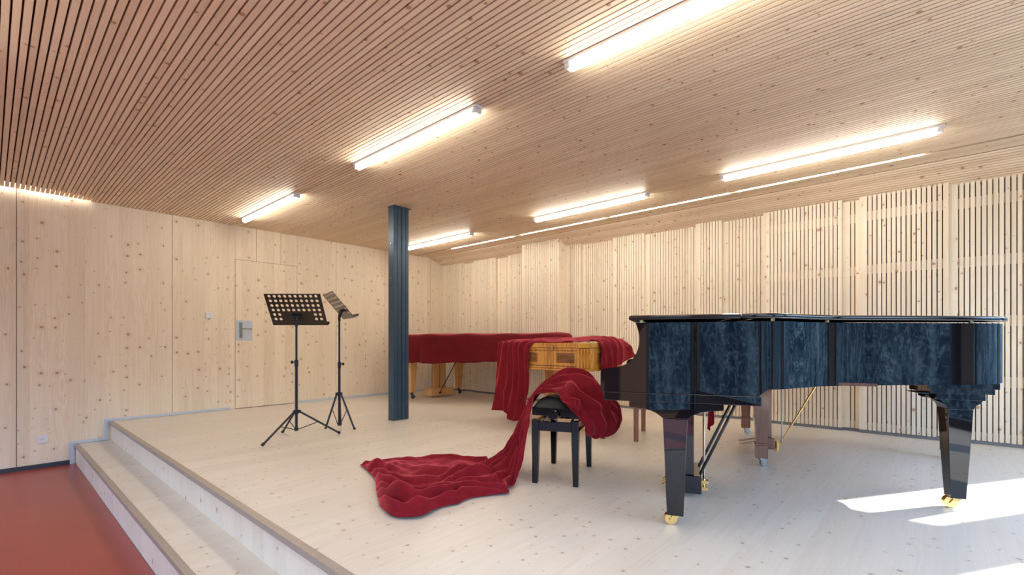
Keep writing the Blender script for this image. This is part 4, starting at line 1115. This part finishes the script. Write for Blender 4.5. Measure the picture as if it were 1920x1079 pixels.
# cover over the maple piano: arched top, straight sides, rippled hem
def maple_cover():
    base = offset_poly(kplan, 0.006)
    # resample evenly, starting on the near side
    pts = base + [base[0]]; L = [0.0]
    for p, q in zip(pts, pts[1:]): L.append(L[-1] + math.dist(p, q))
    n = 260; ring = []
    j = 0
    for k in range(n):
        s = L[-1] * k / n
        while L[j + 1] < s: j += 1
        t = (s - L[j]) / (L[j + 1] - L[j]); ring.append((pts[j][0] + t * (pts[j + 1][0] - pts[j][0]), pts[j][1] + t * (pts[j + 1][1] - pts[j][1]), s))
    for _ in range(3):
        ring = [tuple((ring[i - 1][c] + 2 * ring[i][c] + ring[(i + 1) % n][c]) / 4 for c in (0, 1)) + (ring[i][2],) for i in range(n)]
    nr = []
    for i in range(n):
        a, b = ring[i - 1], ring[(i + 1) % n]; d = Vector((b[0] - a[0], b[1] - a[1])).normalized(); nr.append((d.y, -d.x))
    cx, cy = 1.15, 0.62
    rows = []
    for s in (0.02, 0.3, 0.55, 0.75, 0.88, 0.95, 0.985):
        row = []
        for i, (x, y, sl) in enumerate(ring):
            px, py = cx + (x - cx) * s, cy + (y - cy) * s
            w = 0.004 * math.sin(px * 9 + py * 5) + 0.003 * math.sin(px * 17 - py * 13)
            row.append((px, py, 1.022 - 0.022 * s ** 3 + w + (0.030 * math.exp(-((px - 2.55) ** 2 + (py - 1.05) ** 2) / 0.03))))
        rows.append(row)
    drop = [0.0, 0.05, 0.12, 0.25, 0.4, 0.55, 0.7, 0.85, 0.95, 1.0]
    for kk, d in enumerate(drop):
        row = []
        for i, (x, y, sl) in enumerate(ring):
            hem = 0.578 + 0.055 * min(1, max(0, (x - 0.9) / 1.6)) + 0.006 * math.sin(sl * 11) + 0.003 * math.sin(sl * 29)
            ztop = 0.988
            fold = math.exp(-((sl - 0.86) / 0.07) ** 2) * 0.030 + math.exp(-((sl - 0.55) / 0.10) ** 2) * 0.020 * math.sin(sl * 40) ** 2 \
                + math.exp(-((sl - 0.15) / 0.25) ** 2) * 0.02 * math.sin(sl * 31) ** 2
            rip = 0.007 * math.sin(sl * 13 + 1.0 * math.sin(sl * 3)) + 0.003 * math.sin(sl * 37 + d * 3)
            off = 0.004 + 0.016 * (1 - math.exp(-d * 9)) + d * (rip + fold) + 0.012 * d
            nx, ny = nr[i]
            row.append((x + nx * off, y + ny * off, ztop + (hem - ztop) * d - (0.004 if d == 0 else 0)))
        rows.append(row)
    mb = MB(); mb.loft(rows, 0, cap=False)
    mb.f.append(tuple(range(n - 1, -1, -1))); mb.m.append(0)
    o = mb.build('velvet_cover', M['velvet_dark'], None, smooth=180, solid=0.003)
    o.location = MAP; o.rotation_euler = (0, 0, -PI / 2)
    tag(o, 'fitted wine red velvet cover stretched over the far piano behind the steel post', 'cloth')
maple_cover()

# small cloth hanging off the front of the mahogany piano
def mahogany_cloth():
    rows = []; nu, nv = 40, 40
    for i in range(nu + 1):
        u = i / nu; row = []
        for j in range(nv + 1):
            v = j / nv
            wid = 0.34 * (1 - 0.72 * max(0, (u - 0.35) / 0.65)); b = 0.52 + (v - 0.5) * wid * 2 * 0.8
            if u < 0.18: a = 0.128 - u / 0.18 * 0.135; z = 0.752 - 0.004 * u
            else: a = -0.018; z = 0.748 - (u - 0.18) / 0.82 * (0.60 - 0.16 * abs(v - 0.42) * 2)
            k = max(0.0, (u - 0.22)) ** 0.6
            f = math.sin(v * 15 + 2.0 * u) * 0.5 + math.sin(v * 33 + 3 * u) * 0.25
            a += -0.012 * k - 0.045 * k * f + (0.05 * min(1, (0.60 - z) / 0.2) if z < 0.60 else 0) 
            if 0.59 < z < 0.78 and u > 0.18: a = min(a, -0.008)
            if u <= 0.18: z += 0.006 * (1 + math.sin(v * 15))
            row.append((a, b, z))
        rows.append(row)
    mb = MB(); mb.grid(rows)
    o = mb.build('velvet_cloth', M['velvet'], None, smooth=180, solid=0.003)
    o.location = MO; o.rotation_euler = (0, 0, MA)
    tag(o, 'pointed tail of crimson velvet hanging below the black piano, by its lyre braces', 'cloth')
mahogany_cloth()
